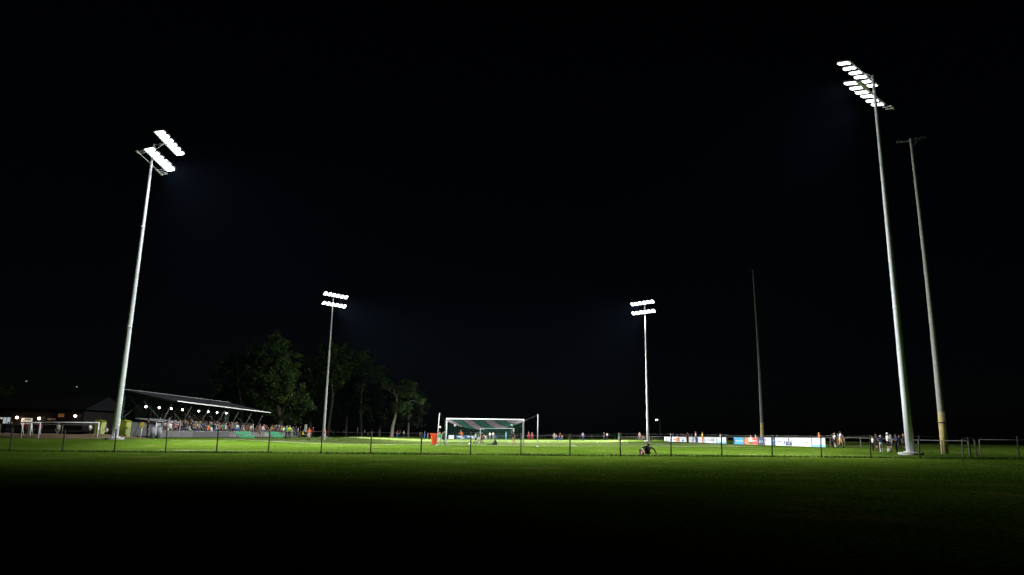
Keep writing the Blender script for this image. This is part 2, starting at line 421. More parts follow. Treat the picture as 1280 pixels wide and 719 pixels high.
# the near fence: round posts with three wires, 2.5 m apart
nf = thing('wire_fence', (0, FY, ground(0, FY)), 'near wire fence of thin dark posts crossing the whole grass', 'fence')
fpx = [15, 81, 143.5, 208, 272, 337, 402, 464.5, 527, 588.5, 651, 713, 775, 840, 902, 965, 1026, 1087.5, 1148.5, 1210.5, 1271]
bpx = [11, 77, 142, 206, 270, 335, 401, 463, 526, 588, 651, 712.5, 775.5, 839, 902.5, 965.5, 1027, 1088.5, 1150, 1213, 1274]
tops = []
for k, (a, b) in enumerate(zip(fpx, bpx)):
    x = gX(b, FY, 569); zg = ground(x, FY)
    tp = atY(a, 569 - 28, FY); hgt = 1.1 + rg.uniform(-.03, .04)
    lean = (max(-.13, min(.13, tp.x - x)) * .55 + rg.gauss(0, .012), rg.gauss(0, .03))
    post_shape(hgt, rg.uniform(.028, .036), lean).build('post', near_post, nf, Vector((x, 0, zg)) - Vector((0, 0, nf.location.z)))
    tops.append((x, lean, zg - nf.location.z, hgt))
ends = [(tops[0][0] - 2.6, (0, 0), ground(tops[0][0] - 2.6, FY) - nf.location.z, 1.1)] + tops + [(tops[-1][0] + 2.5, (0, 0), ground(tops[-1][0] + 2.5, FY) - nf.location.z, 1.1)]
for fr in (0.97, 0.55, 0.12):
    w = MB(); pts = []
    for i in range(len(ends) - 1):
        a, c = ends[i], ends[i + 1]
        A = Vector((a[0] + a[1][0] * max(0, fr * 2 - 1), a[1][1] * fr - .036, a[2] + a[3] * fr)); B = Vector((c[0] + c[1][0] * max(0, fr * 2 - 1), c[1][1] * fr - .036, c[2] + c[3] * fr))
        pts += [A, (A + B) / 2 - Vector((0, 0, .012))]
    pts.append(B); w.tube(pts, 0.0025, 4, cap=False); w.build('wire', wire_mat, nf)

# pipe rail fences
def rail_fence(pts, h, label, spacing=3.0, mids=(0.45,), pr=.03):
    o0 = Vector(pts[0]); o0.z = ground(o0.x, o0.y)
    t = thing('rail_fence', o0, label, 'fence')
    me = post_shape(h - .03, pr).mesh('post', post_mat)
    tot = []; 
    for a, b in zip(pts[:-1], pts[1:]):
        a, b = Vector(a), Vector(b); n = max(1, round((b - a).length / spacing))
        for i in range(n + (1 if b == Vector(pts[-1]) else 0)):
            p = a + (b - a) * i / n; tot.append(Vector((p.x, p.y, ground(p.x, p.y))))
    for p in tot: part('post', me, t, p - o0, (rg.gauss(0, .012), rg.gauss(0, .012), 0))
    for f in (1.0,) + tuple(mids):
        MB().tube([p - o0 + Vector((0, 0, h * f)) for p in tot], 0.026 if f == 1.0 else 0.004, 6).build('rail' if f == 1.0 else 'wire', rail_mat, t)
    return t
RX = 27.6
rail_fence([(RX, 42.6, 0), (RX, 176, 0)], 0.86, 'pipe rail fence along the right touchline carrying the boards', 2.6, (0.62, 0.2))
rail_fence([(RX - 1.0, 178, 0), (-47, 178, 0)], 0.95, 'long pipe rail fence far behind the far goal', 3.0, (0.5,))
rail_fence([(RX + 0.4, 42.2, 0), (RX + 8, 40.6, 0), (RX + 30, 37, 0)], 0.95, 'dark fence running off to the right edge beyond the open gate', 2.6, (0.55,), .034)
# gate hoop at the corner
gp = spot(1221, 38.6, 571); gate = thing('gate_hoop', gp, 'small pale pipe gate frame beside the right end of the near fence', 'gate')
MB().tube([(-.72, 0, -.2), (-.72, 0, .92), (-.6, 0, .98), (-.08, .0, .98), (0, 0, .9), (0, 0, -.2)], .028, 8).build('frame', rail_mat, gate)
MB().tube([(-.72, .02, .5), (0, .02, .5)], .018, 6).build('rail', rail_mat, gate)
MB().tube([(.16, .3, -.2), (.16, .3, .86), (.1, .28, .93)], .028, 8).build('post', rail_mat, gate)

# fence on the left by the dirt bank
rail_fence([(-72, 60.4, 0), (-41, 60.4, 0), (-36.5, 62.5, 0)], 1.15, 'pipe rail fence with yellowish posts in front of the clubhouse', 2.45, (0.5, .2), .034)

# ------------------------------------------------------------------ goals
def tube_ob(name, pts, r, m_, par, n=8): return MB().tube(pts, r, n).build(name, m_, par)
def goal(x, y, back, label, fine, fp):
    z0 = ground(x, y); t = thing('football_goal', (x, y, z0), label, 'football goal', 'full size goals on the pitch')
    hw, h, r = 3.66, 2.44, 0.06
    zl, zr = ground(x - hw, y) - z0, ground(x + hw, y) - z0
    for s_, zz in ((-1, zl), (1, zr)): tube_ob('post', [(s_ * (hw + r), 0, zz - .2), (s_ * (hw + r), 0, h + zz + 2 * r)], r, fp, t, 10)
    MB().tube([(-hw - .001, 0, h + zl + r), (hw + .001, 0, h + zr + r)], r * .98, 10).build('crossbar', fp, t)
    def top(s_, u):        # s_ 0..1 across, u 0..1 from crossbar to the back edge
        xx = -hw + 2 * hw * s_; zc = h + zl + (zr - zl) * s_
        e = 1 - abs(2 * s_ - 1) ** 2.2
        zb = zc - 0.12 - 0.82 * e
        zz = zc + (zb - zc) * u - 0.10 * math.sin(PI * u) * e
        return Vector((xx * (1 + .02 * u), back * (1.9 - 0.25 * e) * u, zz))
    st = 0.1 if fine else 0.3
    bands = 7 if fine else 1
    ns = round(2 * hw / st)
    for bnd in range(bands):
        g = MB()
        cell = lambda s_, u: (s_ + 0.20 * (0.5 - u)) * bands
        for i in range(ns + 1):
            s_ = i / ns; run = []
            for j in range(15):
                u = j / 14; ok = (max(0, min(bands - 1, int(cell(s_, u)))) == bnd)
                if ok: run.append(top(s_, u))
                if (not ok or j == 14) and len(run) > 1: g.tube(run, .0075 if fine else .006, 3, cap=False, smooth=False)
                if not ok: run = []
        for j in range(1, 21 if fine else 7):
            u = j / (20 if fine else 6); run = []
            for i in range(ns + 1):
                s_ = i / ns; ok = (max(0, min(bands - 1, int(cell(s_, u)))) == bnd)
                if ok: run.append(top(s_, u))
                if (not ok or i == ns) and len(run) > 1: g.tube(run, .0075 if fine else .006, 3, cap=False, smooth=False)
                if not ok: run = []
        if g.v: 
            o = g.build('roof_net', (net_white if bnd % 2 == 0 else net_green) if fine else net_green, t)
            if fine: o['label'] = 'pale band of the sagging net' if bnd % 2 == 0 else 'green band of the sagging net'
    bn = MB(); sp = 0.16 if fine else 0.3; nb = round(2 * hw / sp)
    rr = .0035 if fine else .008
    for i in range(nb + 1):
        p = top(i / nb, 1); bn.tube([p, Vector((p.x, back * 2.0, .02 + zl + (zr - zl) * i / nb))], rr, 3, cap=False)
    for j in range(1, 15 if fine else 8):
        f = j / (15 if fine else 8); pts = []
        for i in range(nb + 1):
            p = top(i / nb, 1); zb = zl + (zr - zl) * i / nb; pts.append(Vector((p.x, p.y + (back * 2.0 - p.y) * f, p.z + (zb - p.z) * f)))
        bn.tube(pts, rr, 3, cap=False)
    bn.build('back_net', net_dark if fine else net_green, t)
    for s_, zz in ((-1, zl), (1, zr)):
        sn = MB()
        for i in range(1, 12):
            u = i / 12; p = top(0 if s_ < 0 else 1, u); sn.tube([p, Vector((p.x, p.y + .05 * back, zz))], .006, 3, cap=False)
        for j in range(1, 14):
            f = j / 14; sn.tube([Vector((s_ * hw, 0, zz + (h) * f)), Vector((s_ * hw * 1.02, back * 1.95, zz + (h - .12) * f))], .006, 3, cap=False)
        sn.build('side_net', net_white if s_ > 0 else net_green, t)
    return t, top
G1, topf = goal(-2.38, 68.5, -1, 'large white goal nearest the camera with green and white striped net', True, white_paint)
goal(-2.75, 157.0, 1, 'small looking white goal at the far end, framed inside the nearer goal', False, mat('dimmed_paint', (.2, .23, .21), .7, spec=.2))  # white frame coloured darker to imitate dimming by the near net
for px, lab, ln in ((546.2, 'leaning pale net pole left of the near goal, behind the orange bin', 0.13), (672, 'straight pale net pole right of the near goal', 0.0)):
    p = spot(px, 65.6, 556); t = thing('net_pole', p, lab, 'pole', 'poles that hold the goal net back')
    hh = 2.95
    MB().tube([(0, 0, -.3), (ln, 0, hh)], 0.037, 10).build('pole', pole_paint, t)
    MB().tube([(0, 0, 0.0), (0, 0, .06)], .09, 10).build('ground_socket', galv, t)
    c = G1.location + topf(0 if px < 600 else 1, 1) - p
    MB().tube([(ln, 0, hh - .05), c], .006, 4).build('rope', net_white, t)

# old goal frames parked beside the fence on the left
def small_goal(px0, px1, Y, h, depth, label):
    a, b = spot(px0, Y, 549), spot(px1, Y, 549); w = b.x - a.x
    t = thing('training_goal', a, label, 'football goal', 'small training goals parked on the left'); zb = b.z - a.z; r = .045
    for xx, zz in ((0, 0), (w, zb)):
        tube_ob('post', [(xx, 0, zz - .05), (xx, 0, zz + h)], r, white_paint, t)
        tube_ob('back_stay', [(xx, .03, zz + h), (xx - .25, depth * .35, zz + h - .06), (xx - .45, depth, zz + .02)], .026, white_paint, t, 6)
        tube_ob('ground_bar', [(xx, .05, zz + .03), (xx - .45, depth, zz + .03)], .022, white_paint, t, 6)
    tube_ob('crossbar', [(r, 0, h - r), (w - r, 0, zb + h - r)], r * .95, white_paint, t)
small_goal(36.5, 121.0, 59.0, 1.34, 1.1, 'wide low white training goal at left between fence posts and mast')
small_goal(25.5, 47.5, 58.2, 1.30, 1.0, 'narrow white training goal standing in front of the wide one at far left')

# ------------------------------------------------------------------ advertising boards on the right fence
def ink(name, rgb): return mat(name, rgb, 0.55, 0, 0.06, 3.0)
BW, BB, BN, BR, BO = ink('board_white', (.66, .67, .68)), ink('board_blue', (.03, .30, .60)), ink('board_navy', (.02, .03, .1)), ink('board_red', (.5, .05, .05)), ink('board_orange', (.75, .2, .06))
BD = ink('board_dull_blue', (.02, .07, .13))
BC, BG, BK = ink('board_cyan', (.12, .5, .62)), ink('board_green', (.05, .16, .07)), ink('board_grey', (.35, .37, .4))
def board(pxa, pxb, base, marks, label, h=0.78):
    # runs along the touchline X = RX; marks: (u0,u1,v0,v1,material) on the face towards the pitch
    XB = RX - 0.06
    ya, yb = atX(pxa, 553, XB).y, atX(pxb, 553, XB).y; L_ = ya - yb
    p = Vector((XB, yb, ground(XB, yb))); dz = ground(XB, ya) - p.z
    t = thing('advertising_board', p, label, 'banner', 'advertising boards hung on the right rail')
    def P(u, v, off): # u 0 = left in view (far end)
        y = L_ * (1 - u); return Vector((-off, y, dz * (1 - u) + .03 + v * h))
    b = MB(); i = len(b.v); N = 4
    for k in range(N + 1):
        u = k / N; bow = .012 * math.sin(k * 2.1)
        for v in (0, 1):
            for o_ in (0.0, 0.015): b.v.append(P(min(.997, max(.003, u)), v, o_ + bow))
    for k in range(N):
        q = k * 4; b.face([q + 1, q + 5, q + 7, q + 3]); b.face([q, q + 2, q + 6, q + 4]); b.face([q, q + 4, q + 5, q + 1]); b.face([q + 2, q + 3, q + 7, q + 6])
    b.face([0, 1, 3, 2]); b.face([N * 4, N * 4 + 2, N * 4 + 3, N * 4 + 1])
    b.build('panel', base, t)
    mats = []
    for mk in marks:
        if mk[4] not in mats: mats.append(mk[4])
    if marks:
        q = MB()
        for j, (u0, u1, v0, v1, mm) in enumerate(marks):
            o0 = .031 + j * .001
            c = [P(u0, v0, o0), P(u1, v0, o0), P(u1, v1, o0), P(u0, v1, o0)]
            q.quad(*c, mi=mats.index(mm))
        q.build('print', mats, t)
    return t
rb = random.Random(11)
def scribble(u0, u1, v0, v1, mm, n):   # unreadable small print, as it appears in the picture
    o = []; w = (u1 - u0) / n
    for k in range(n):
        if rb.random() < .8: o.append((u0 + k * w, u0 + k * w + w * rb.uniform(.35, .75), v0 + rb.uniform(0, .1) * (v1 - v0), v1 - rb.uniform(0, .25) * (v1 - v0), mm))
    return o
board(830.6, 835.6, BW, scribble(.2, .8, .4, .7, BC, 3) + [(.1, .9, .05, .15, BN)], 'white board at the far left end of the rail of boards')
board(836.2, 842.2, BW, [(.3, .6, .1, .45, BN)] + scribble(.1, .9, .6, .75, BK, 4), 'white board with dark blot, second from the far end')
board(842.6, 849.0, BW, [(.35, .95, .1, .85, BO), (.1, .3, .3, .6, BR)], 'narrow white and orange board near the far end')
board(849.6, 858.2, BW, [(.42, .62, .1, .4, BN)] + scribble(.1, .9, .55, .8, BK, 5), 'white board with small navy emblem left of the first gap')
board(861.2, 866.3, BW, [(.8, .98, .1, .6, BK)] + scribble(.1, .7, .4, .6, BK, 3), 'short white board right of the first gap')
board(866.9, 872.3, BW, [(.1, .3, .5, .75, BK), (.6, .98, .05, .95, BN)], 'small white and navy board behind the person in blue')
board(872.8, 880.2, BW, scribble(.15, .8, .35, .6, BK, 5), 'plain white board behind the person in orange shorts')
board(880.6, 895.4, BW, [(.02, .1, .3, .62, BK)] + scribble(.2, .9, .3, .7, BK, 9), 'long white board with faint grey lettering')
board(896.0, 908.0, BW, [(.05, .98, .03, .28, BC)] + scribble(.1, .6, .5, .7, BK, 4), 'white board with cyan lower edge at the end of the first group')
board(917.4, 930.2, BB, [(.04, .14, .2, .8, BN)] + scribble(.2, .95, .35, .65, BW, 7) + scribble(.3, .9, .12, .22, BC, 6), 'sky blue board with white lettering, first of the nearer group')
board(930.8, 947.4, BO, [(.0, .3, .6, .95, BG), (.05, .25, .15, .9, BO), (.3, .62, .45, .95, BW), (.36, .62, .05, .4, BG), (.64, .96, .1, .9, BR)] + scribble(.32, .6, .6, .8, BR, 4) + scribble(.66, .94, .4, .7, BW, 4), 'red and orange patchwork board between the blue and navy ones')
board(948.0, 955.6, BN, scribble(.15, .85, .25, .75, BK, 5), 'small dark navy board left of a white one')
board(956.0, 964.6, BW, [(.05, .2, .55, .85, BN), (.02, .14, .08, .25, BN)] + scribble(.3, .9, .45, .6, BK, 4), 'white board with dark marks at its left corners')
board(965.0, 969.0, BN, [(.1, .9, .55, .7, BB)], 'narrow upright navy board between two white ones')
board(969.4, 982.4, BW, scribble(.05, .7, .45, .62, BN, 8) + [(.86, .95, .22, .62, BN), (.78, .95, .22, .3, BN)], 'white board with navy text and a corner mark')
board(982.8, 990.2, BW, [(.02, .98, .06, .45, BN), (.02, .98, .5, .58, BN), (.35, .6, .65, .95, BN)] + scribble(.15, .85, .2, .35, BW, 4), 'white and navy board with emblem above a dark block')
board(990.6, 1014.4, BW, [(.25, .28, .35, .5, BN), (.25, .28, .65, .8, BN)] + scribble(.4, .95, .3, .65, BK, 10), 'longest white board with two dots and faint lettering')
board(1015.0, 1031.8, BW, [(.02, .99, .02, .22, BC)] + scribble(.05, .45, .65, .8, BR, 5) + scribble(.05, .4, .4, .5, BK, 5), 'nearest white board with small red lettering and cyan strip')

# boards beyond the far goal
for pa, pb, mm, lab in ((560.8, 567.5, BW, 'grey white board behind the left post of the near goal'), (570, 582, BD, 'blue board on the far rail, left of the two seen through the goal'), (582.6, 596, BD, 'blue board on the far rail, right of the two seen through the goal'), (605.5, 609, BN, 'short dark board behind the far goal')):
    Y = 177.6; a, b = gX(pa, Y, 545), gX(pb, Y, 545); zg = ground(a, Y)
    t = thing('far_board', (a, Y, zg), lab, 'banner', 'boards on the far rail')
    MB().box(((b - a) / 2, 0, .5), (b - a, .03, .85)).build('panel', mm, t)
    MB().box(((b - a) * .4, -.02, .6), ((b - a) * .5, .006, .2)).box(((b - a) * .7, -.02, .3), ((b - a) * .3, .006, .14)).build('print', BK if mm == BW else BW, t)

# ------------------------------------------------------------------ grandstand
GY0, GY1 = 73.9, 103.0
XF, XR = -35.0, -41.0
zs = ground(-35, 85)
gs = thing('grandstand', (-38, 85, zs), 'open sided grandstand with low pitched dark roof and bright front edge', 'grandstand')
O = gs.location
roofm = mat('roof_sheet', (0.016, 0.018, 0.022), 0.8, 0, 0.15, 2.0, spec=.15)
fas = mat('fascia', (0.62, 0.62, 0.6), 0.45, 0.2, 0.1, 3.0)
grn = mat('green_steel', (0.012, 0.05, 0.03), 0.7)
def zf(y): return 3.95 - (y - GY0) / (GY1 - GY0) * 0.27
def zr_(y): return 5.08 - (y - GY0) / (GY1 - GY0) * 0.06
nrib = 24
sh = MB()
for (xa, xb, za, zb) in ((XF, XR, zf, zr_),):
    n = 44
    i0 = len(sh.v)
    for k in range(n + 1):
        y = GY0 + (GY1 - GY0) * k / n; w = .02 if k % 2 else 0
        sh.v += [Vector((xa, y, za(y) + w)), Vector((xb, y, zb(y) + w)), Vector((xa, y, za(y) - .05)), Vector((xb, y, zb(y) - .05))]
    for k in range(n):
        q = i0 + 4 * k; sh.face([q, q + 4, q + 5, q + 1]); sh.face([q + 2, q + 3, q + 7, q + 6])
    for q in (i0, i0 + 4 * n): sh.face([q, q + 1, q + 3, q + 2])
o = sh.build('roof', roofm, gs); o.data.transform(Matrix.Translation(-O))
def gpart(b, name, m_, par=None):
    o = b.build(name, m_, par or gs); o.data.transform(Matrix.Translation(-O)); return o
ridge = MB().tube([(XR, GY0 - .1, zr_(GY0) + .05), (XR, GY1 + .1, zr_(GY1) + .05)], .04, 6); gpart(ridge, 'ridge_cap', mat('ridge_metal', (.2, .2, .19), .7))
f_ = MB()
i0 = len(f_.v)
for y in (GY0, GY1):
    for dx, dz in ((.01, .05), (.05, .05), (.05, -.06), (.01, -.06)): f_.v.append(Vector((XF + dx, y, zf(y) + dz)))
for a in range(4): f_.face([i0 + a, i0 + (a + 1) % 4, i0 + 4 + (a + 1) % 4, i0 + 4 + a])
f_.face([i0, i0 + 3, i0 + 2, i0 + 1]); f_.face([i0 + 4, i0 + 5, i0 + 6, i0 + 7])
gpart(f_, 'gutter', fas)
# raking front columns, back columns, rafters, cross braces
cy = [GY0 + .6 + (GY1 - GY0 - 1.2) * k / 6 for k in range(7)]
colm = mat('column_steel', (0.1, 0.098, 0.085), 0.7, 0)
for y in cy:
    gpart(MB().tube([(-37.3, y, zs), (XF - .7, y, zf(y) - .02)], .045, 8), 'column', colm)
    gpart(MB().tube([(-40.9, y, zs), (-40.9, y, 4.85)], .08, 8), 'back_column', grn)
    gpart(MB().tube([(XF - .3, y, zf(y) - .12), (XR, y, zr_(y) - .14)], .07, 6), 'rafter', grn)
    gpart(MB().tube([(-37.0, y, zs + 2.0), (-39.6, y, 4.65)], .04, 6), 'brace', grn)
for k in (0, 2, 4):
    y0, y1 = cy[k], cy[k + 1]
    gpart(MB().tube([(-40.75, y0, 2.2), (-40.75, y1, 4.6)], .03, 6), 'cross_brace', colm)
    gpart(MB().tube([(-40.68, y0, 4.6), (-40.68, y1, 2.2)], .03, 6), 'cross_brace', colm)
# terraces
TR = [(-36.9, .35), (-37.9, .75), (-38.9, 1.15), (-39.9, 1.55)]
conc2 = mat('terrace_concrete', (0.25, 0.25, 0.24), 0.9, 0, 0.2, 2.0)
seatm = mat('bench_plank', (0.06, 0.16, 0.1), 0.6)
for x, h in TR:
    gpart(MB().box((x - .5, (76.6 + GY1 - .3) / 2, zs + h / 2), (.997, GY1 - .3 - 76.6, h)), 'terrace', conc2)
    gpart(MB().box((x - .78, (77 + GY1 - .6) / 2, zs + h + .42), (.3, GY1 - .6 - 77, .05)), 'bench', seatm)
gpart(MB().box((-41.1, (GY0 + GY1) / 2 + 1.6, zs + 1.7), (.12, GY1 - GY0 - 3.4, 3.4)), 'back_wall', mat('back_wall', (0.008, 0.022, 0.015), 0.9))
gpart(MB().box((-39.2, GY1 - .2, zs + 1.0), (3.6, .1, 2.0)), 'end_wall', mat('end_wall', (0.08, 0.09, 0.08), 0.8))
# lamps under the roof
lam_x = -38.6
for px, py in ((182.4, 508.5), (199, 509.6), (214, 511), (228, 512.3), (248.5, 514), (260.2, 514.9), (271.3, 515.7), (282.7, 516.5)):
    p = atX(px, py, lam_x)
    l = MB().tube([p + Vector((0, 0, .16)), p + Vector((0, 0, zr_(p.y) - .12 - p.z))], .02, 5); l.tube([p + Vector((0, 0, .12)), p + Vector((0, 0, .22))], [.2, .1], 10)
    lo = gpart(l, 'lamp', dark_steel)
    gpart(MB().sphere(p, .105, 10, 6), 'bulb', white_lamp, lo)
    ld = bpy.data.lights.new('stand_lamp', 'POINT'); ld.energy = 2; ld.color = (1, .9, .85); ld.shadow_soft_size = .17
    q = bpy.data.objects.new('stand_lamp', ld); COL.objects.link(q); q.parent = gs; q.location = p - O - Vector((0, 0, .25))

# grey panel fence in front of the stand
pf = thing('panel_fence', (-33.2, 67.2, ground(-33.2, 67.2)), 'low grey panel fence between the crowd and the touchline', 'fence')
pm_ = [mat('panel_grey', (0.085, 0.08, 0.076), .8, 0, .2, 3.0), mat('panel_grey_dark', (0.045, 0.045, 0.045), .8, 0, .2, 3.0), mat('panel_grey_light', (0.15, 0.146, 0.14), .8, 0, .2, 3.0)]
y = 67.2; k = 0
while y < 111:
    w = 2.4; zg = ground(-33.2, y) - pf.location.z
    MB().tube([(0, y - 67.2, zg - .2), (0, y - 67.2, zg + .76)], .035, 6).build('post', rail_mat, pf)
    sel = (0, 0, 0, 1, 1, 1, 1, 0, 0, 2, 0, 0, 2, 0, 0, 0, 0, 0, 0)[k % 19]
    MB().box((.0, y - 67.2 + w / 2, zg + .37), (.03, w - .1, .62)).build('panel', pm_[sel], pf)
    MB().tube([(0, y - 67.2 + .03, zg + .735), (0, y - 67.2 + w - .03, zg + .735)], .028, 6).build('rail', rail_mat, pf)
    y += w; k += 1

# grey shelter left of the stand, with deck
sp_ = Vector((-35.25, 71.2, ground(-35.25, 71.2)))
st = thing('grey_shelter', sp_, 'pale grey flat roofed booth at the near end of the grandstand', 'booth')
gpm = mat('booth_panel', (0.22, 0.22, 0.23), .7, 0, .15, 2.0)
MB().box((0, 0, .1), (2.1, 5.0, .2)).build('deck', dark_steel, st)
for k, yy in enumerate((-1.8, -.6, .6, 1.8)):
    MB().box((.82, yy, .83), (.05, 1.1, 1.22)).build('panel', gpm, st)
MB().box((-.85, 0, .95), (.06, 4.6, 1.46)).build('panel', gpm, st)
MB().box((0, -2.36, .86), (1.5, .05, 1.28)).build('panel', gpm, st)
MB().prism([(-1.1, 1.82), (1.05, 1.55), (1.05, 1.63), (-1.1, 1.9)], -2.6, 2.6, 'Y').build('roof', mat('booth_roof', (.13, .13, .13), .8), st)
for yy in (-2.5, 0, 2.5):
    MB().tube([(.95, yy, .2), (.95, yy, 1.54)], .035, 6).build('column', white_paint, st)
for px, lab in ((190.8, 'left of two upright pale cylinders standing before the grey booth'), (198.5, 'right of two upright pale cylinders standing before the grey booth')):
    p = spot(px, 63.4, 546); t = thing('pale_drum', p, lab, 'drum', 'pale cylinders by the booth')
    MB().tube([(0, 0, 0), (0, 0, 1.0)], .2, 14).build('body', mat('pale_plastic', (.22, .22, .25), .6), t); MB().tube([(0, 0, 1.001), (0, 0, 1.06)], .215, 14).build('lid', mat('pale_lid', (.17, .17, .19), .6), t)
# yellow sign on a pole
p = spot(174.5, 59.2, 551); t = thing('yellow_sign', p, 'yellow square sign on a thin pale pole before the booth', 'sign')
MB().tube([(0, 0, -.2), (.1, 0, 1.32)], .03, 8).build('pole', white_paint, t)
MB().box((.06, -.04, 1.12), (.36, .02, .36)).build('plate', mat('sign_yellow', (.75, .5, .03), .5), t)
MB().box((.06, -.056, 1.12), (.2, .004, .12)).build('print', mat('sign_pale', (.8, .66, .25), .5), t)

# portable toilets
for px, lab in ((123.8, 'yellow green cabin left of the left mast, half in shadow'), (155.2, 'yellow green cabin right of the left mast')):
    p = spot(px, 72.0, 544); t = thing('portable_toilet', p, lab, 'portable toilet', 'yellow green portable toilets', R(-6)); t.scale = (.9, .9, .86)
    yg = mat('toilet_plastic', (.2, .23, .01), .5)
    MB().prism([(-.42, 0), (.42, 0), (.42, 1.85), (-.42, 1.85)], -.45, .45, 'Y').build('body', yg, t, bevel=.03)
    MB().prism([(-.44, 1.852), (.44, 1.852), (.1, 2.05), (-.4, 2.05)], -.47, .47, 'Y').build('roof', yg, t)
    MB().box((0, -.462, .92), (.62, .02, 1.7)).build('door', mat('toilet_door', (.22, .26, .015), .5), t)
    MB().box((.22, -.485, 1.0), (.05, .02, .14)).build('handle', dark_steel, t)
    MB().tube([(-.36, .3, 1.9), (-.36, .3, 2.35)], .04, 8).build('vent_pipe', dark_steel, t)

# team benches
for (ya, yb, lab) in ((81.5, 86.0, 'green team bench with pale frame, nearer of the two before the panel fence'), (92.5, 97.0, 'green team bench with pale frame, farther of the two before the panel fence')):
    X = -31.2; t = thing('team_bench', (X, ya, ground(X, ya)), lab, 'bench', 'green team benches on the touchline'); L_ = yb - ya
    gm = mat('bench_green', (.01, .2, .08), .45)
    MB().box((0, L_ / 2, .36), (.4, L_, .06)).build('seat', gm, t); MB().box((.26, L_ / 2, .17), (.03, L_, .26)).build('skirt', gm, t)
    MB().box((-.3, L_ / 2, .6), (.04, L_, .3)).build('backrest', gm, t)
    for k in range(4):
        yy = .1 + (L_ - .2) * k / 3
        MB().tube([(.22, yy, 0), (.22, yy, .33)], .025, 6).tube([(-.33, yy, 0), (-.33, yy, .75)], .025, 6).build('leg', white_paint, t)

# pale panel standing behind the bench group
p = spot(381.3, 104, 546); t = thing('upright_panel', p, 'pale grey upright panel on a post above the seated substitutes', 'sign')
MB().tube([(0, 0, 0), (0, 0, .8)], .04, 6).build('post', dark_steel, t); MB().box((0, 0, 1.32), (.34, .06, 1.05)).build('plate', mat('panel_pale', (.5, .52, .52), .5), t)

# orange wheelie bin
p = spot(542.5, 66, 556.5); bn_ = thing('wheelie_bin', p, 'bright orange wheelie bin beside the near goal', 'bin', rz=R(12))
om = mat('bin_orange', (.55, .06, .012), .45)
b = MB(); i = 0
for z, w, d in ((.06, .46, .5), (.98, .6, .7)):
    b.v += [Vector((-w / 2, -d / 2, z)), Vector((w / 2, -d / 2, z)), Vector((w / 2, d / 2, z)), Vector((-w / 2, d / 2, z))]
for a in range(4): b.face([a, (a + 1) % 4, 4 + (a + 1) % 4, 4 + a])
b.face([3, 2, 1, 0]); b.face([4, 5, 6, 7]); b.build('body', om, bn_, bevel=.02)
MB().prism([(-.38, .985), (.38, .985), (.38, 1.03), (.3, 1.08), (-.3, 1.08), (-.38, 1.03)], -.35, .35, 'Y').build('lid', mat('bin_lid', (.6, .06, .02), .4), bn_)
for s_ in (-1, 1): MB().tube([(s_ * .28, .28, .1), (s_ * .22, .28, .1)], .1, 14).build('wheel', dark_steel, bn_)
MB().tube([(-.25, .4, .96), (.25, .4, .96)], .02, 6).build('handle', om, bn_)

# ------------------------------------------------------------------ clubhouse and distant lamps
cb = Vector((-66, 92, ground(-60, 92))); ch = thing('clubhouse', cb, 'dark low clubhouse at the far left with lit windows and wall lamps', 'building')
brick = mat('dark_brick', (.008, .006, .005), .9, 0, .3, 6.0, spec=.1)
MB().box((-2.5, 4, 1.7), (26, 8, 3.4)).build('wall', brick, ch)
MB().prism([(-.8, 3.4), (8.8, 3.4), (8.8, 3.5), (4, 5.3), (-.8, 3.5)], -16.2, 11.2, 'X').build('roof', mat('dark_roof', (.004, .004, .0045), .9, spec=.1), ch)
def lit(name, rgb, s_): return mat(name, tuple(min(1, c) for c in rgb), .5, emit=rgb + (s_,))
def cpos(px, py): q = atY(px, py, 92); return q - cb
def win(px0, px1, py0, py1, m_):
    a, b = cpos(px0, py0), cpos(px1, py1); c = (a + b) / 2; w, h = abs(b.x - a.x), abs(a.z - b.z)
    f = MB(); t_ = .06
    for dx in (-1, 1): f.box((c.x + dx * (w / 2 + t_ / 2), -.03, c.z), (t_, .08, h + 2 * t_))
    for dz in (-1, 1): f.box((c.x, -.03, c.z + dz * (h / 2 + t_ / 2)), (w - .002, .08, t_))
    f.box((c.x, -.03, c.z), (.04, .05, h - .004))
    o = f.build('window', dark_steel, ch); MB().box((c.x, -.008, c.z), (w, .012, h)).build('pane', m_, o)
win(-2, 3.6, 521.8, 524.0, lit('window_warm', (.9, .75, .68), .55)); win(4.6, 12.6, 521.8, 529.5, lit('window_cool', (.62, .7, .78), .40))
win(73.5, 80, 517.2, 521.5, lit('window_amber', (.6, .25, .08), .10))
win(60.5, 69.5, 523, 525.0, lit('window_dim', (.4, .2, .1), .03))
a, b = cpos(27.5, 523), cpos(39.6, 532.5)
MB().box(((a.x + b.x) / 2, -.05, (a.z + b.z) / 2 + .25), (b.x - a.x, .05, (a.z - b.z) * .55)).build('notice_board', lit('notice_lit', (.75, .68, .6), .38), ch)
MB().box(((a.x + b.x) / 2 + .12, -.08, a.z - .12), ((b.x - a.x) * .6, .006, .1)).build('notice_print', dark_steel, ch)
MB().prism([(a.x + .15, b.z), (b.x - .35, b.z - .02), (b.x - .15, (a.z + b.z) / 2 - .12), (a.x + .0, (a.z + b.z) / 2 - .12)], -.09, -.03, 'Y').build('counter_light', lit('counter_lit', (.85, .7, .65), .45), ch)
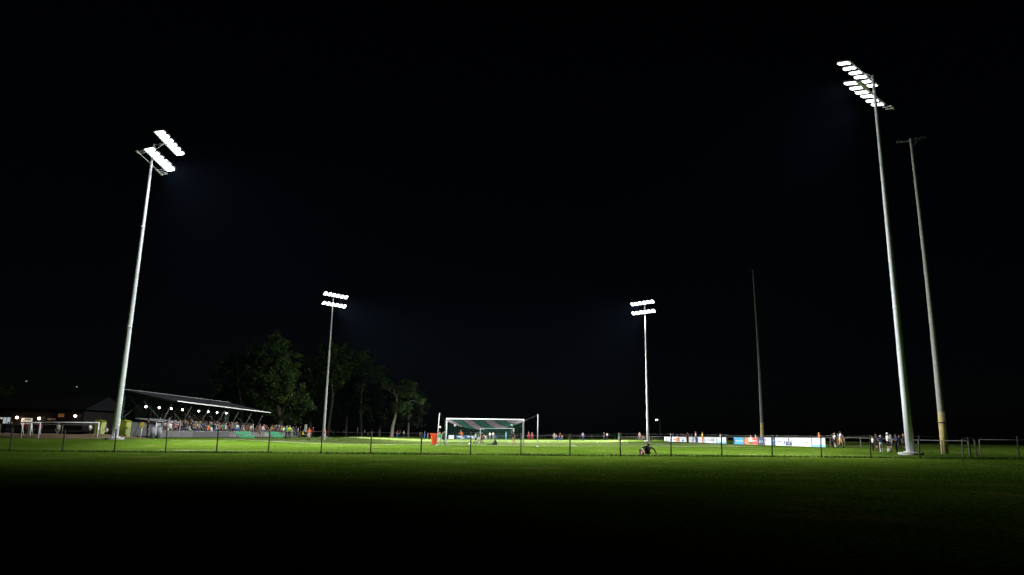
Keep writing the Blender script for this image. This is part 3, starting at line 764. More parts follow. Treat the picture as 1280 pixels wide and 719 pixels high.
for px, py, mm, e in ((23.6, 522.0, warm_lamp, 7), (51.2, 523.2, warm_lamp, 7), (96.2, 520.2, white_lamp, 3)):
    q = cpos(px, py); q.y = -.35
    w = MB().tube([(q.x, -.0, q.z + .1), (q.x, -.35, q.z + .14)], .03, 6).tube([(q.x, -.35, q.z + .12), (q.x, -.35, q.z + .2)], [.16, .08], 10).build('wall_lamp', dark_steel, ch)
    MB().sphere((q.x, -.35, q.z), .15, 10, 6).build('bulb', mm, w)
    ld = bpy.data.lights.new('wall_lamp_light', 'POINT'); ld.energy = e; ld.color = (1, .7, .45) if mm == warm_lamp else (1, .9, .85); ld.shadow_soft_size = .17
    lo = bpy.data.objects.new('wall_lamp_light', ld); COL.objects.link(lo); lo.parent = ch; lo.location = (q.x, -.65, q.z - .1)
dim_lamp = mat('distant_lamp', (.9, .9, .9), .3, emit=(.8, .9, 1.0, .8))
for px, py, Y, r, lab in ((33, 476.6, 170, .13, 'distant street lamp, higher of two tiny lights at far left'), (96, 483.6, 170, .12, 'distant street lamp, lower of two tiny lights at far left'), (820.8, 524.9, 205, .3, 'distant street lamp just right of the far right lit mast')):
    q = atY(px, py, Y); zg = ground(q.x, Y); t = thing('street_lamp', (q.x + .9, Y, zg), lab, 'street lamp', 'distant street lamps')
    MB().tube([(0, 0, -.2), (0, 0, q.z - zg + .1), (-.3, 0, q.z - zg + .35), (-.9, 0, q.z - zg + .3)], [.1, .06, .05, .05], 8).build('pole', dark_steel, t)
    h_ = MB().box((-.9, 0, q.z - zg + .22), (.6, .3, .14)).build('lamp_head', dark_steel, t)
    MB().box((-.9, 0, q.z - zg), (2 * r, r, r)).build('lens', dim_lamp if Y < 200 else mat('far_white_lamp', (.9, .9, .9), .3, emit=(1, .95, .95, 6.0)), h_)

# ------------------------------------------------------------------ trees
limbm = mat('limb_bark', (0.12, 0.1, 0.08), 0.9, 0, 0.35, 3.0)
bark_dark = mat('dark_bark', (0.1, 0.085, 0.065), 0.9, 0, 0.35, 3.0, bump=0.3)
bark = mat('pale_bark', (0.29, 0.25, 0.19), 0.85, 0, 0.35, 3.0, bump=0.3)
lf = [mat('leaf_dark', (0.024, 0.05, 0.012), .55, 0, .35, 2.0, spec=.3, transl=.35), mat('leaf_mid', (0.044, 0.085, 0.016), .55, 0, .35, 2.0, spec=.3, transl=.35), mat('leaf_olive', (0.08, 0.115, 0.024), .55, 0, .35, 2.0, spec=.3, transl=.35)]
lfd = [mat('leaf_dim_dark', (0.010, 0.018, 0.006), .6, 0, .35, 2.0, spec=.2, transl=.3), mat('leaf_dim_mid', (0.016, 0.028, 0.008), .6, 0, .35, 2.0, spec=.2, transl=.3), mat('leaf_dim_pale', (0.028, 0.04, 0.012), .6, 0, .35, 2.0, spec=.2, transl=.3)]  # leaf colours darkened, painting the dim light on the filler trees
def tree(base, trunk, rad, clumps, label, seed, dens=1.0, leaf=.32, bk=None, dk=False):
    r_ = random.Random(seed); t = thing('eucalyptus_tree', base, label, 'tree', 'trees behind the grandstand')
    tp = [Vector(q) for q in trunk]; n = len(tp)
    b = MB(); b.tube([tp[0] - Vector((0, 0, .3))] + tp, [rad * 1.25] + [rad * (1 - .7 * i / (n - 1)) for i in range(n)], 9); b.build('trunk', bk or bark_dark, t)
    for (c, cr, k) in clumps:
        c = Vector(c); d = min(tp[1:], key=lambda q: (q - c).length + (3 if q.z > c.z else 0))
        mid = (d + c) / 2 + Vector((r_.gauss(0, .5), r_.gauss(0, .5), r_.uniform(.0, .9)))
        MB().tube([d, mid, c + Vector((r_.gauss(0, .3), 0, .2))], [rad * .32, rad * .2, .04], 5).build('limb', limbm, t)
    g = MB()
    for (c, cr, k) in clumps:
        c = Vector(c)
        for sub in range(int(6 + cr * 5.0)):
            s_ = Vector((r_.gauss(0, .55), r_.gauss(0, .55), r_.gauss(0, .45))) * cr; sc_ = c + s_; sr = r_.uniform(.3, .6) * cr * .8
            tone = r_.choice((0, 0, 1, 1, 2))
            for j in range(int(64 * dens)):
                p = sc_ + Vector((r_.gauss(0, .5), r_.gauss(0, .5), r_.gauss(0, .38))) * sr
                L_ = leaf * r_.uniform(.6, 1.4); w = L_ * .34
                a = r_.uniform(0, 2 * PI); dr = Vector((math.cos(a) * .6, math.sin(a) * .6, r_.uniform(-1.1, .15))).normalized()
                sd_ = dr.cross(Vector((r_.gauss(0, 1), r_.gauss(0, 1), r_.gauss(0, 1)))).normalized() * w
                i = len(g.v); g.v += [p, p + dr * L_ * .5 + sd_, p + dr * L_, p + dr * L_ * .5 - sd_]
                g.face([i, i + 1, i + 2, i + 3], tone if r_.random() < .75 else r_.choice((0, 1, 2)))
    g.build('crown', lfd if dk else lf, t)
def clump_px(Y, lst, base):
    o = []
    for px, py, rpx, dy in lst:
        q = atY(px, py, Y + dy); o.append((q - base, rpx * 1.2 * .978 * Y / F_PX, 1))
    return o
def trunk_px(Y, lst, base): return [atY(px, py, Y) - base for px, py in lst]
def T(Y, tr, rad, cl, label, seed, dens=1.0, leaf=.32, bk=None, dk=False):
    base = spot(tr[0][0], Y, tr[0][1]); q = trunk_px(Y, tr, base); q[0] = Vector((0, 0, 0))
    tree(base, q, rad, clump_px(Y, cl, base), label, seed, dens, leaf, bk, dk)
T(122, [(352, 545), (351, 525), (347, 500), (344, 470), (346, 440), (347, 425)], .42,
  [(346, 421, 7, 0), (352, 430, 9, 1), (342, 438, 10, -1), (354, 447, 11, -2), (340, 455, 12, 1), (358, 462, 10, 2), (347, 470, 12, -2), (332, 470, 10, 0), (368, 470, 9, 0), (360, 481, 10, -2), (335, 488, 12, 1), (349, 492, 12, -2), (372, 490, 9, 1), (378, 500, 10, 0), (362, 503, 11, -1), (345, 510, 11, 1), (330, 508, 10, 0), (383, 508, 7, -1), (357, 520, 10, 1), (372, 516, 9, 1), (322, 492, 9, 3), (326, 478, 8, 3)],
  'tallest broad leafy tree with bare pale twigs, behind the grandstand end', 5, 1.0, .4)
T(150, [(410, 545), (412, 525), (416, 500), (415, 475), (417, 450)], .3,
  [(420, 437, 7, 0), (428, 444, 8, 0), (412, 446, 8, 1), (432, 455, 6, -1), (420, 458, 9, 0), (404, 452, 7, 2), (428, 467, 7, -1), (414, 470, 7, 1), (434, 470, 4, 0), (422, 479, 6, 0), (408, 438, 7, 2)],
  'slim tall tree with thin trunk, directly behind the far left lit mast', 6, 1.0, .4)
T(168, [(452, 546), (451, 520), (452, 495), (453, 470)], .3,
  [(452, 447, 9, 0), (462, 452, 8, 1), (444, 458, 8, 0), (453, 464, 7, -2), (468, 466, 7, 0), (462, 470, 6, -2), (474, 462, 6, 2), (452, 485, 7, 2), (455, 508, 5, 0)],
  'dim tree with flat spreading top, between the far left mast and the pale trunk', 8, .9, .4)
T(160, [(489.5, 545), (491, 533), (494, 522), (496, 512), (496, 495)], .42,
  [(482, 479, 6, 0), (489, 482, 5, 1), (476, 476, 4, 0), (497, 488, 6, 1), (503, 491, 7, 1), (498, 512, 6, -1), (506, 509, 6, -2), (512, 507, 4, -2), (494, 506, 4, 0), (518, 488, 6, 3), (524, 500, 6, 3), (510, 478, 6, 4)],
  'tree with a leaning bare pale trunk and scattered tufts of leaf', 9, 1.2, .36, bark)
T(135, [(303, 545), (302, 510), (298, 480), (296, 455)], .36,
  [(296, 448, 10, 2), (288, 462, 11, 3), (305, 465, 10, 2), (280, 480, 11, 3), (298, 482, 12, 2), (312, 486, 10, 2), (270, 494, 10, 4), (290, 500, 10, 3)],
  'dark tree behind the middle of the grandstand roof', 10, .9, .4)
T(120, [(3, 530), (3, 510), (3, 495)], .2, [(3, 487, 6, 0), (-4, 490, 6, 0), (8, 491, 4, 0), (0, 497, 5, 0)], 'small yellowish tree top at the left edge above the clubhouse', 12, .8, .35)

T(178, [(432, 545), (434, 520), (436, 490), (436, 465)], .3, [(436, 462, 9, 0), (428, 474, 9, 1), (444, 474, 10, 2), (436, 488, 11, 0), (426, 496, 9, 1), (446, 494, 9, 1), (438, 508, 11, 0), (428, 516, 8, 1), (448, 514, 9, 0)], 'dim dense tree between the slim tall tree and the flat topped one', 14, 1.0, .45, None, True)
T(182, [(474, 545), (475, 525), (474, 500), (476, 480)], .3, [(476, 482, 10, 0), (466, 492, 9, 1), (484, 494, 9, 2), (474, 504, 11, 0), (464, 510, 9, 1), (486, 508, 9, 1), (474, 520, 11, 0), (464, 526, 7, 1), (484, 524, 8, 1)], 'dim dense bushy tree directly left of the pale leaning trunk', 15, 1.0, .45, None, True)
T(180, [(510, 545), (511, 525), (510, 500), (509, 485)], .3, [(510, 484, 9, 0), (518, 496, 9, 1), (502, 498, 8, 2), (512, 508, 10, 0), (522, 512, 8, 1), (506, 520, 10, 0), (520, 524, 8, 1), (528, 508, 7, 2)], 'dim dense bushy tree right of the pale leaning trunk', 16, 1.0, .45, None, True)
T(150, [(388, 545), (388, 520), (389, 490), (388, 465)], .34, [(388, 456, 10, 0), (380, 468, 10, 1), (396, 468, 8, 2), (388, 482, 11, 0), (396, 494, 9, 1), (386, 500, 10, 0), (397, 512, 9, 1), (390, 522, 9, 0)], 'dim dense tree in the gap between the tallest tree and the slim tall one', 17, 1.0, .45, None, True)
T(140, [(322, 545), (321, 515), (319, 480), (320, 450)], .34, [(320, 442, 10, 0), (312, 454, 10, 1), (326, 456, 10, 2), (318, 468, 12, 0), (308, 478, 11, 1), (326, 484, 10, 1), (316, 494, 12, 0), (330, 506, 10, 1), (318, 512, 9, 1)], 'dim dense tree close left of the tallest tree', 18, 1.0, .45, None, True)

# ------------------------------------------------------------------ people
BASE = dict(pelvis=(0, 0, .95), spine=(0, .01, 1.13), chest=(0, 0, 1.34), neck=(0, -.005, 1.50), head=(0, .025, 1.615), crown=(0, .01, 1.70),
            sl=(.175, 0, 1.42), sr=(-.175, 0, 1.42), el=(.235, -.02, 1.15), er=(-.235, -.02, 1.15), wl=(.24, .06, .91), wr=(-.24, .06, .91),
            hl=(.095, 0, .90), hr=(-.095, 0, .90), kl=(.105, .02, .5), kr=(-.105, .02, .5), al=(.11, -.02, .09), ar=(-.11, -.02, .09), tl=(.125, .15, .035), tr=(-.125, .15, .035))
RAD = dict(pelvis=(.15, .115), spine=(.135, .105), chest=(.165, .115), neck=(.055, .055), head=(.078, .092), crown=(.06, .068), sl=(.062, .062), sr=(.062, .062), el=(.042, .042), er=(.042, .042),
           wl=(.028, .028), wr=(.028, .028), hl=(.095, .095), hr=(.095, .095), kl=(.058, .058), kr=(.058, .058), al=(.04, .04), ar=(.04, .04), tl=(.035, .03), tr=(.035, .03))
BONES = [('pelvis', 'spine'), ('spine', 'chest'), ('chest', 'neck'), ('neck', 'head'), ('head', 'crown'), ('chest', 'sl'), ('chest', 'sr'), ('sl', 'el'), ('sr', 'er'), ('el', 'wl'), ('er', 'wr'),
         ('pelvis', 'hl'), ('pelvis', 'hr'), ('hl', 'kl'), ('hr', 'kr'), ('kl', 'al'), ('kr', 'ar'), ('al', 'tl'), ('ar', 'tr')]
UPPER = ('spine', 'chest', 'neck', 'head', 'crown', 'sl', 'sr', 'el', 'er', 'wl', 'wr')
def pose(lean=0, drop=0, side=0, **kw):
    j = {k: Vector(v) for k, v in BASE.items()}
    for k, v in kw.items(): j[k] = Vector(v)
    pv = j['pelvis'].copy()
    q = Matrix.Rotation(-R(lean), 3, 'X') @ Matrix.Rotation(R(side), 3, 'Y')
    for k in UPPER:
        if not (k in ('wl', 'wr', 'el', 'er') and ('abs_' + k) in kw): j[k] = pv + q @ (j[k] - pv)
    if drop:
        for k in UPPER + ('pelvis', 'hl', 'hr'): j[k].z -= drop
    for k in ('el', 'er', 'wl', 'wr'):
        if 'abs_' + k in kw: j[k] = Vector(kw['abs_' + k])
    return {k: v for k, v in j.items() if not k.startswith('abs_')}
POSES = dict(
    stand=pose(),
    hips=pose(el=(.37, -.06, 1.2), er=(-.37, -.06, 1.2), wl=(.2, .07, 1.03), wr=(-.2, .07, 1.03), kl=(.13, .02, .5), al=(.15, -.02, .09), tl=(.19, .13, .035)),
    folded=pose(el=(.25, .07, 1.16), er=(-.25, .07, 1.16), wl=(-.02, .2, 1.2), wr=(.04, .22, 1.16), kr=(-.12, .05, .5)),
    rail=pose(lean=14, el=(.26, .16, 1.18), er=(-.26, .16, 1.18), wl=(.2, .36, 1.08), wr=(-.2, .36, 1.08)),
    phone=pose(el=(.23, .05, 1.15), er=(-.23, .05, 1.15), wl=(.08, .27, 1.27), wr=(-.22, .1, .93), head=(0, .04, 1.61), crown=(0, .045, 1.69)),
    walk=pose(lean=4, kl=(.1, .2, .52), al=(.1, .2, .12), tl=(.11, .36, .07), kr=(-.1, .0, .5), ar=(-.1, -.3, .17), tr=(-.1, -.2, .04), el=(.24, -.14, 1.17), wl=(.23, -.12, .93), er=(-.24, .1, 1.17), wr=(-.22, .25, .98)),
    run=pose(lean=14, kl=(.1, .34, .68), al=(.1, .18, .33), tl=(.1, .32, .27), kr=(-.1, -.04, .5), ar=(-.1, -.36, .22), tr=(-.1, -.32, .06), el=(.25, -.24, 1.22), wl=(.24, -.04, 1.08), er=(-.25, .16, 1.2), wr=(-.16, .3, 1.36)),
    sit=pose(drop=.47, kl=(.12, .42, .5), kr=(-.12, .42, .5), al=(.12, .4, .09), ar=(-.12, .4, .09), tl=(.13, .56, .035), tr=(-.13, .56, .035), lean=8, el=(.25, .1, 1.18), er=(-.25, .1, 1.18), wl=(.1, .34, 1.06), wr=(-.1, .34, 1.06)),
    bend=pose(lean=62, drop=.1, kl=(.12, .12, .48), kr=(-.12, .12, .48), el=(.22, .12, 1.2), er=(-.22, .12, 1.2), wl=(.15, .36, 1.22), wr=(-.15, .34, 1.2)),
    arm_up=pose(er=(-.3, .05, 1.66), wr=(-.26, .12, 1.92), kl=(.12, .1, .5), al=(.12, .06, .09)),
    wide=pose(lean=20, drop=.06, hl=(.1, 0, .9), kl=(.26, .12, .48), kr=(-.26, .12, .48), al=(.32, -.02, .09), ar=(-.32, -.02, .09), tl=(.37, .14, .035), tr=(-.37, .14, .035), el=(.36, .08, 1.2), er=(-.36, .08, 1.2), wl=(.34, .3, 1.12), wr=(-.34, .3, 1.12)),
    crouch=pose(pelvis=(0, 0, .95), drop=.83, side=9, lean=14, kl=(.24, .44, .16), kr=(-.26, .42, .34), al=(-.02, .62, .08), ar=(-.2, .66, .08), tl=(-.1, .74, .05), tr=(-.2, .84, .05),
                abs_el=(.36, .1, .38), abs_wl=(.47, .17, .07), abs_er=(-.18, .2, .42), abs_wr=(-.2, .42, .36)),
)
def build_body(pname):
    j = POSES[pname]; names = list(j); idx = {k: i for i, k in enumerate(names)}
    vs = [tuple(j[k]) for k in names]; es = [(idx[a], idx[b]) for a, b in BONES]; rad = [RAD[k] for k in names]
    segs = [(j[a], j[b], a + '-' + b, max(RAD[a][0], .03)) for a, b in BONES]
    for s_ in ('l', 'r'):               # palm, four unequal curled fingers and a thumb that leaves the side of the palm
        w, e = j['w' + s_], j['e' + s_]; d = (w - e).normalized()
        sd = Vector((0, 1, 0)); sd = (sd - d * sd.dot(d)).normalized(); nrm = d.cross(sd) * (1 if s_ == 'r' else -1)
        def add(p, par, r):
            vs.append(tuple(p)); es.append((par, len(vs) - 1)); rad.append((r, r)); return len(vs) - 1
        pi_ = add(w + d * .075, idx['w' + s_], .026); segs.append((w, w + d * .08, 'hand', .03))
        for q, ln in ((-.026, .062), (-.009, .076), (.009, .082), (.026, .072)):
            a = w + d * .1 + sd * q * 1.15; b_ = a + d * ln * .55 - nrm * .012; c = b_ + d * ln * .38 - nrm * .03
            k1 = add(a, pi_, .011); k2 = add(b_, k1, .0095); add(c, k2, .008); segs.append((a, c, 'hand', .02))
        a = w + d * .03 + sd * .034; b_ = a + d * .035 + sd * .022 - nrm * .012; k1 = add(a, idx['w' + s_], .012); add(b_, k1, .010); segs.append((a, b_, 'hand', .02))
    me = bpy.data.meshes.new('b'); me.from_pydata(vs, es, []); o = bpy.data.objects.new('b', me); COL.objects.link(o)
    md = o.modifiers.new('s', 'SKIN'); md.use_smooth_shade = True; md.branch_smoothing = 0.3
    sv = me.skin_vertices[0].data
    for i, r in enumerate(rad): sv[i].radius = r; sv[i].use_root = (i == 0)
    o.modifiers.new('d', 'SUBSURF').levels = 1
    dg = bpy.context.evaluated_depsgraph_get(); ev = o.evaluated_get(dg)
    m2 = bpy.data.meshes.new_from_object(ev); bpy.data.objects.remove(o); bpy.data.meshes.remove(me)
    # face and hair: nose, ears and a hair cap over the skull
    hd, cr, nk = j['head'], j['crown'], j['neck']; ax = (cr - nk).normalized()
    fwd = Vector((0, 1, 0)); fwd = (fwd - ax * fwd.dot(ax)).normalized(); sdv = fwd.cross(ax)
    ex = MB(); nz = len(ex.f)
    ex.sphere(hd + fwd * .095 - ax * .005, .016, 6, 4)
    for s_ in (-1, 1): ex.sphere(hd + sdv * s_ * .082, .026, 6, 4, sc=(.5, .8, 1))
    n_skin = len(ex.f)
    ex.sphere(hd + ax * .035 - fwd * .022, .102, 12, 8, sc=(.92, .98, 1.0))
    ex_hair = len(ex.f)
    for s_ in (-1, 1): ex.sphere(hd + fwd * .082 + sdv * s_ * .032 + ax * .02, .011, 5, 4)
    bm = bmesh.new(); bm.from_mesh(m2); bpy.data.meshes.remove(m2)
    zmin = min(v.co.z for v in bm.verts)
    cl = []
    for f in bm.faces:
        c = f.calc_center_median(); best = None
        for a, b_, nm, r in segs:
            ab = b_ - a; t = max(0, min(1, (c - a).dot(ab) / max(1e-9, ab.length_squared))); d = (c - (a + ab * t)).length / (r + .03)
            if best is None or d < best[0]: best = (d, nm, t)
        nm_, t_ = best[1], best[2]
        if nm_ in ('pelvis-spine', 'pelvis-hl', 'pelvis-hr', 'spine-chest'):      # a level waistband
            u_ = (c - j['pelvis']).dot((j['spine'] - j['pelvis']).normalized())
            nm_, t_ = 'pelvis-spine', (0 if u_ < .05 else 1)
        cl.append((nm_, t_))
    bmv = [bm.verts.new(v) for v in ex.v]; 
    for fi, f in enumerate(ex.f):
        try: q = bm.faces.new([bmv[i] for i in f]); q.smooth = True
        except ValueError: continue
        cl.append(('skin' if fi < n_skin else ('hair' if fi < ex_hair else 'eye'), 0))
    for v in bm.verts: v.co.z -= zmin
    mm = bpy.data.meshes.new('person'); bm.to_mesh(mm); bm.free()
    return mm, cl
def region(nm, t, sleeve, leg):
    if nm in ('skin', 'hand', 'neck-head', 'head-crown'): return 0
    if nm == 'hair': return 3
    if nm == 'eye': return 3
    if nm == 'pelvis-spine': return 2 if t < .35 else 1
    if nm in ('spine-chest', 'chest-neck', 'chest-sl', 'chest-sr'): return 0 if nm == 'chest-neck' and t > .9 else 1
    if nm in ('sl-el', 'sr-er'): return 1 if sleeve == 'long' or t < .72 else 0
    if nm in ('el-wl', 'er-wr'): return 1 if sleeve == 'long' and t < .93 else 0
    if nm in ('pelvis-hl', 'pelvis-hr'): return 2
    if nm in ('hl-kl', 'hr-kr'): return 2 if leg == 'long' or t < .72 else 0
    if nm in ('kl-al', 'kr-ar'): return 2 if leg == 'long' else (4 if t > .25 else 0)
    return 5
BODY, OUT = {}, {}
PAL = dict(white=(.58, .58, .58), black=(.012, .012, .014), grey=(.13, .135, .14), navy=(.015, .03, .10), blue=(.03, .10, .34), red=(.36, .02, .02), orange=(.75, .16, .05), green=(.02, .22, .07), maroon=(.12, .01, .02),
           yellow=(.7, .55, .06), hivis=(.5, .75, .05), pink=(.26, .12, .11), beige=(.2, .16, .11), tan=(.2, .13, .075), teal=(.02, .14, .16), brown=(.09, .05, .03), skyblue=(.2, .42, .65), cream=(.42, .36, .28))
PAL['light blue'] = PAL['skyblue']; PAL['dark green'] = (.01, .05, .025); PAL['dark'] = (.02, .02, .025)
def cm(c): return mat('cloth_' + c.replace(' ', '_'), PAL[c], .9, 0, .12, 9.0, spec=.15)
SK = [mat('skin_light', (.36, .205, .14), .5, 0, .08, 9), mat('skin_tan', (.26, .14, .085), .5, 0, .08, 9), mat('skin_brown', (.16, .08, .05), .5, 0, .08, 9)]
HR = dict(dark=mat('hair_dark', (.012, .009, .007), .5), brown=mat('hair_brown', (.06, .03, .014), .5), fair=mat('hair_fair', (.32, .21, .09), .5), grey=mat('hair_grey', (.35, .34, .33), .5), red=mat('cap_red', (.5, .02, .04), .7), orange=mat('cap_orange', (.75, .28, .04), .7), ginger=mat('hair_ginger', (.4, .13, .04), .5), white=mat('cap_white', (.7, .7, .7), .7))
PEOPLE = []
rp = random.Random(21)
def person(x, y, ps, rz, top, bot, label, group, s=1.0, sleeve='short', leg='long', hair=None, socks='white', skin=None, dz=0.0, cat='person'):
    key = (ps, sleeve, leg)
    if ps not in BODY: BODY[ps] = build_body(ps)
    if key not in OUT:
        me, cl = BODY[ps]; me = me.copy(); me.name = 'person'
        for k in range(6): me.materials.append(SK[0])
        me.polygons.foreach_set('material_index', [region(nm, t, sleeve, leg) for nm, t in cl]); me.polygons.foreach_set('use_smooth', [True] * len(cl)); me.update()
        OUT[key] = me
    o = bpy.data.objects.new('person', OUT[key]); COL.objects.link(o)
    for k, mm in enumerate((skin or rp.choice((SK[0], SK[0], SK[0], SK[1], SK[2])), cm(top), cm(bot), HR[hair or rp.choice(('dark', 'brown', 'brown', 'fair', 'dark', 'grey'))], cm(socks), cm('black' if bot != 'white' else 'white'))):
        o.material_slots[k].link = 'OBJECT'; o.material_slots[k].material = mm
    o.location = (x, y, ground(x, y) + dz); o.rotation_euler = (0, 0, rz); o.scale = (s * rp.uniform(.97, 1.06), s * rp.uniform(.97, 1.03), s)
    o['category'] = cat; o['group'] = group; PEOPLE.append([o, label, EYEP and (x / y)])
    return o
L, RT, AWAY, TOWARD = PI / 2, -PI / 2, 0.0, PI     # facing -x, +x, away from / towards the camera
NEARTH = ['near end', 'first lamp', 'second lamp', 'third lamp', 'fourth lamp', 'fifth lamp', 'sixth lamp', 'seventh lamp', 'eighth lamp', 'far end']
LAMPX = [175, 182.4, 199, 214, 228, 248.5, 260.2, 271.3, 282.7, 310]
def near_lamp(px): return NEARTH[min(range(10), key=lambda i: abs(LAMPX[i] - px))]
def where(px): 
    w = near_lamp(px); return 'below ' + w if 'lamp' in w else 'at stand ' + w

# people lining the panel fence in front of the stand
front = [(205, 'cream'), (207.4, 'dark'), (212.6, 'white'), (218.2, 'pink'), (222, 'black'), (226.2, 'navy'), (230.5, 'dark'), (235.6, 'white'), (240.8, 'dark green'), (243.6, 'tan'), (247.2, 'beige'), (251.8, 'navy'), (256, 'brown'), (258.6, 'orange'),
         (261.3, 'green'), (264, 'white'), (269.8, 'light blue'), (274, 'pink'), (277.2, 'green'), (281.6, 'white'), (284.2, 'green'), (287.8, 'red'), (291.5, 'navy'), (294, 'teal'), (297.6, 'blue'), (300.6, 'navy'), (302.8, 'yellow'), (307.2, 'beige'), (313, 'cream'),
         (319, 'black'), (327.2, 'white'), (331.5, 'maroon'), (334, 'grey'), (336.6, 'cream'), (339.4, 'yellow'), (341.6, 'red'), (344, 'navy'), (346.3, 'maroon'), (348, 'brown'), (350.4, 'yellow'), (353.8, 'white'), (356.5, 'dark'), (364.2, 'white'), (367.2, 'navy'), (370, 'dark'), (372.6, 'white')]
for px, c in front:
    X = -34.0 + rp.uniform(-.3, .15); y = atX(px, 538, X).y
    wh = where(px) if px < 320 else 'beyond the stand'
    person(X, y, rp.choice(('stand', 'rail', 'folded', 'hips', 'phone', 'rail')), RT + rp.uniform(-.7, .7), c, rp.choice(('black', 'navy', 'grey', 'dark')), 'spectator in %s top at the panel fence %s' % (c, wh), 'spectators along the panel fence', rp.choice((.8, .9, .95, 1.0, 1.04)), rp.choice(('short', 'long')))
for px, c, dx in ((209, 'grey', -1.4), (215.5, 'black', -1.1), (224, 'maroon', -1.2), (233, 'grey', -1.2), (238, 'black', -1.1), (245.5, 'white', -1.2), (254, 'black', -1.2), (263, 'navy', -1.1), (267, 'black', -1.2), (272.2, 'grey', -1.1), (279.5, 'dark', -1.2), (286, 'black', -1.2), (289.8, 'grey', -1.1), (296, 'white', -1.2), (304.5, 'navy', -1.2), (310, 'maroon', -1.1), (316, 'grey', -1.1), (323.5, 'dark', -1.2), (329.5, 'red', -1.1), (332.8, 'dark', -1.1), (343, 'grey', -1.1), (349.3, 'dark', -1.1), (359, 'maroon', -1.2), (366, 'grey', -1.1)):
    X = -34.3 + dx; y = atX(px, 536, X).y
    wh = where(px) if px < 320 else 'beyond the stand'
    person(X, y, rp.choice(('stand', 'folded', 'hips', 'phone')), RT + rp.uniform(-.8, .8), c, rp.choice(('black', 'navy', 'grey', 'dark')), 'spectator in %s top, second line from fence, %s' % (c, wh), 'spectators standing behind the front line', rp.uniform(.88, 1.1), 'long')
ROWS = ['lowest', 'second', 'third', 'top']
for k, (x0, h) in enumerate(TR):
    y = 76.6 + rp.random() + (k * .5)
    while y < GY1 - 2.5 - (k * 1.2):
        y += rp.choice((.6, .65, .75, .9, 1.3, .6))
        X = x0 - .72; c = rp.choice(('black', 'dark', 'navy', 'grey', 'black', 'dark green', 'dark', 'brown', 'maroon', 'navy', 'teal', 'tan', 'black', 'white'))
        px_ = CX + F_PX * X / (y * .978)
        person(X, y, 'sit', RT + rp.uniform(-.35, .35), c, rp.choice(('black', 'navy', 'grey', 'dark')), '%s top, seated in %s stand row %s' % (c, ROWS[k], where(px_)), 'spectators seated in the grandstand', rp.uniform(.94, 1.05), 'long', dz=zs + h - ground(X, y))
q = atX(207.3, 530, -37.6); person(-37.3, q.y, 'stand', RT, 'grey', 'grey', 'grey clad person standing up at the near end of the grandstand', 'standing people at the near end', dz=zs + .35 - ground(-37.3, q.y), hair='grey')
q = spot(183.3, 62.6, 546); person(q.x, q.y, 'stand', RT + .4, 'black', 'black', 'person in black standing before the grey booth', 'people at the booth', 1.0, 'long', hair='dark')

# officials, substitutes and players on the left half of the pitch
def P(px, Y, *a, **k):
    q = spot(px, Y); return person(q.x, q.y, *a, **k)
g_off = 'officials on the touchline'
P(357.0, 84, 'hips', RT, 'green', 'black', 'official in green top and black trousers beside the farther team bench', g_off, .95, hair='dark', sleeve='long')
P(360.8, 83, 'folded', TOWARD + .4, 'hivis', 'black', 'steward in yellow green vest beside the official in green', g_off, .93, hair='fair')
P(322.8, 80, 'walk', AWAY, 'pink', 'beige', 'person in pink top walking past the nearer team bench', 'people walking along the touchline', .98, leg='short', socks='beige')
for px, Y, ps, c, lab in ((366.5, 101, 'sit', 'navy', 'substitute in navy top seated at the left of the bench row'), (370, 101, 'sit', 'black', 'substitute in black seated second from left in the bench row'), (374.3, 101, 'stand', 'black', 'dark clothed person standing in the substitutes group'), (377.2, 99, 'sit', 'yellow', 'substitute in yellow bib seated low before the pale panel'), (379.6, 101, 'sit', 'black', 'substitute in black seated right under the pale panel'), (390, 112, 'walk', 'red', 'person in red half hidden behind the orange player')):
    P(px, Y, ps, RT + .2, c, 'black', lab, 'substitutes by the pitch', .92, 'long', dz=-.08 if ps == 'sit' else 0)
P(385.6, 78, 'stand', AWAY, 'orange', 'white', 'player in orange shirt and white shorts, back turned, on the left of the pitch', 'players in orange', .84, leg='short', socks='black', hair='ginger')
P(405.6, 88, 'hips', RT, 'orange', 'white', 'player in orange beside the foot of the far left lit mast', 'players in orange', .84, leg='short', hair='ginger')
P(577, 93, 'run', RT + 2.6, 'orange', 'white', 'player in orange and white seen through the left half of the goal net', 'players in orange', .94, leg='short', hair='fair')
P(599.4, 79, 'bend', RT + .4, 'orange', 'white', 'player in orange bending in the huddle inside the goal', 'players in orange', .84, leg='short', hair='ginger')
P(594.2, 78.4, 'walk', RT, 'white', 'black', 'player in white shirt and black shorts at left of the huddle', 'players in the huddle', .74, leg='short', socks='black')
P(597.8, 80.5, 'stand', RT, 'green', 'white', 'player in green and white in the middle of the huddle', 'players in green', .76, leg='short', socks='green')
P(602.2, 78.2, 'walk', L, 'black', 'black', 'player in black at the right of the huddle', 'players in the huddle', .78, leg='short', socks='black', skin=SK[1])
P(549.6, 69.2, 'walk', AWAY + .3, 'green', 'white', 'child in green shirt and white shorts between bin and goal post', 'players in green', .72, leg='short', socks='green', hair='ginger')
P(773.8, 110, 'hips', L + .3, 'green', 'white', 'lone player in green and white shirt out on the right of the pitch', 'players in green', .88, leg='short', socks='green', hair='ginger')
P(641.6, 74.5, 'arm_up', AWAY - .5, 'black', 'tan', 'person in black top with bare tan legs by the right goal post', 'people at the near goal', .78, leg='short', socks='tan', skin=SK[1], hair='dark')
P(620.4, 104, 'bend', L, 'blue', 'blue', 'child in blue bending over, seen through the middle of the net', 'people seen through the net', .95, leg='short', hair='fair')
P(632.6, 132, 'stand', L, 'skyblue', 'skyblue', 'person in pale blue seen through the right half of the net', 'people seen through the net', 1.0, hair='dark')
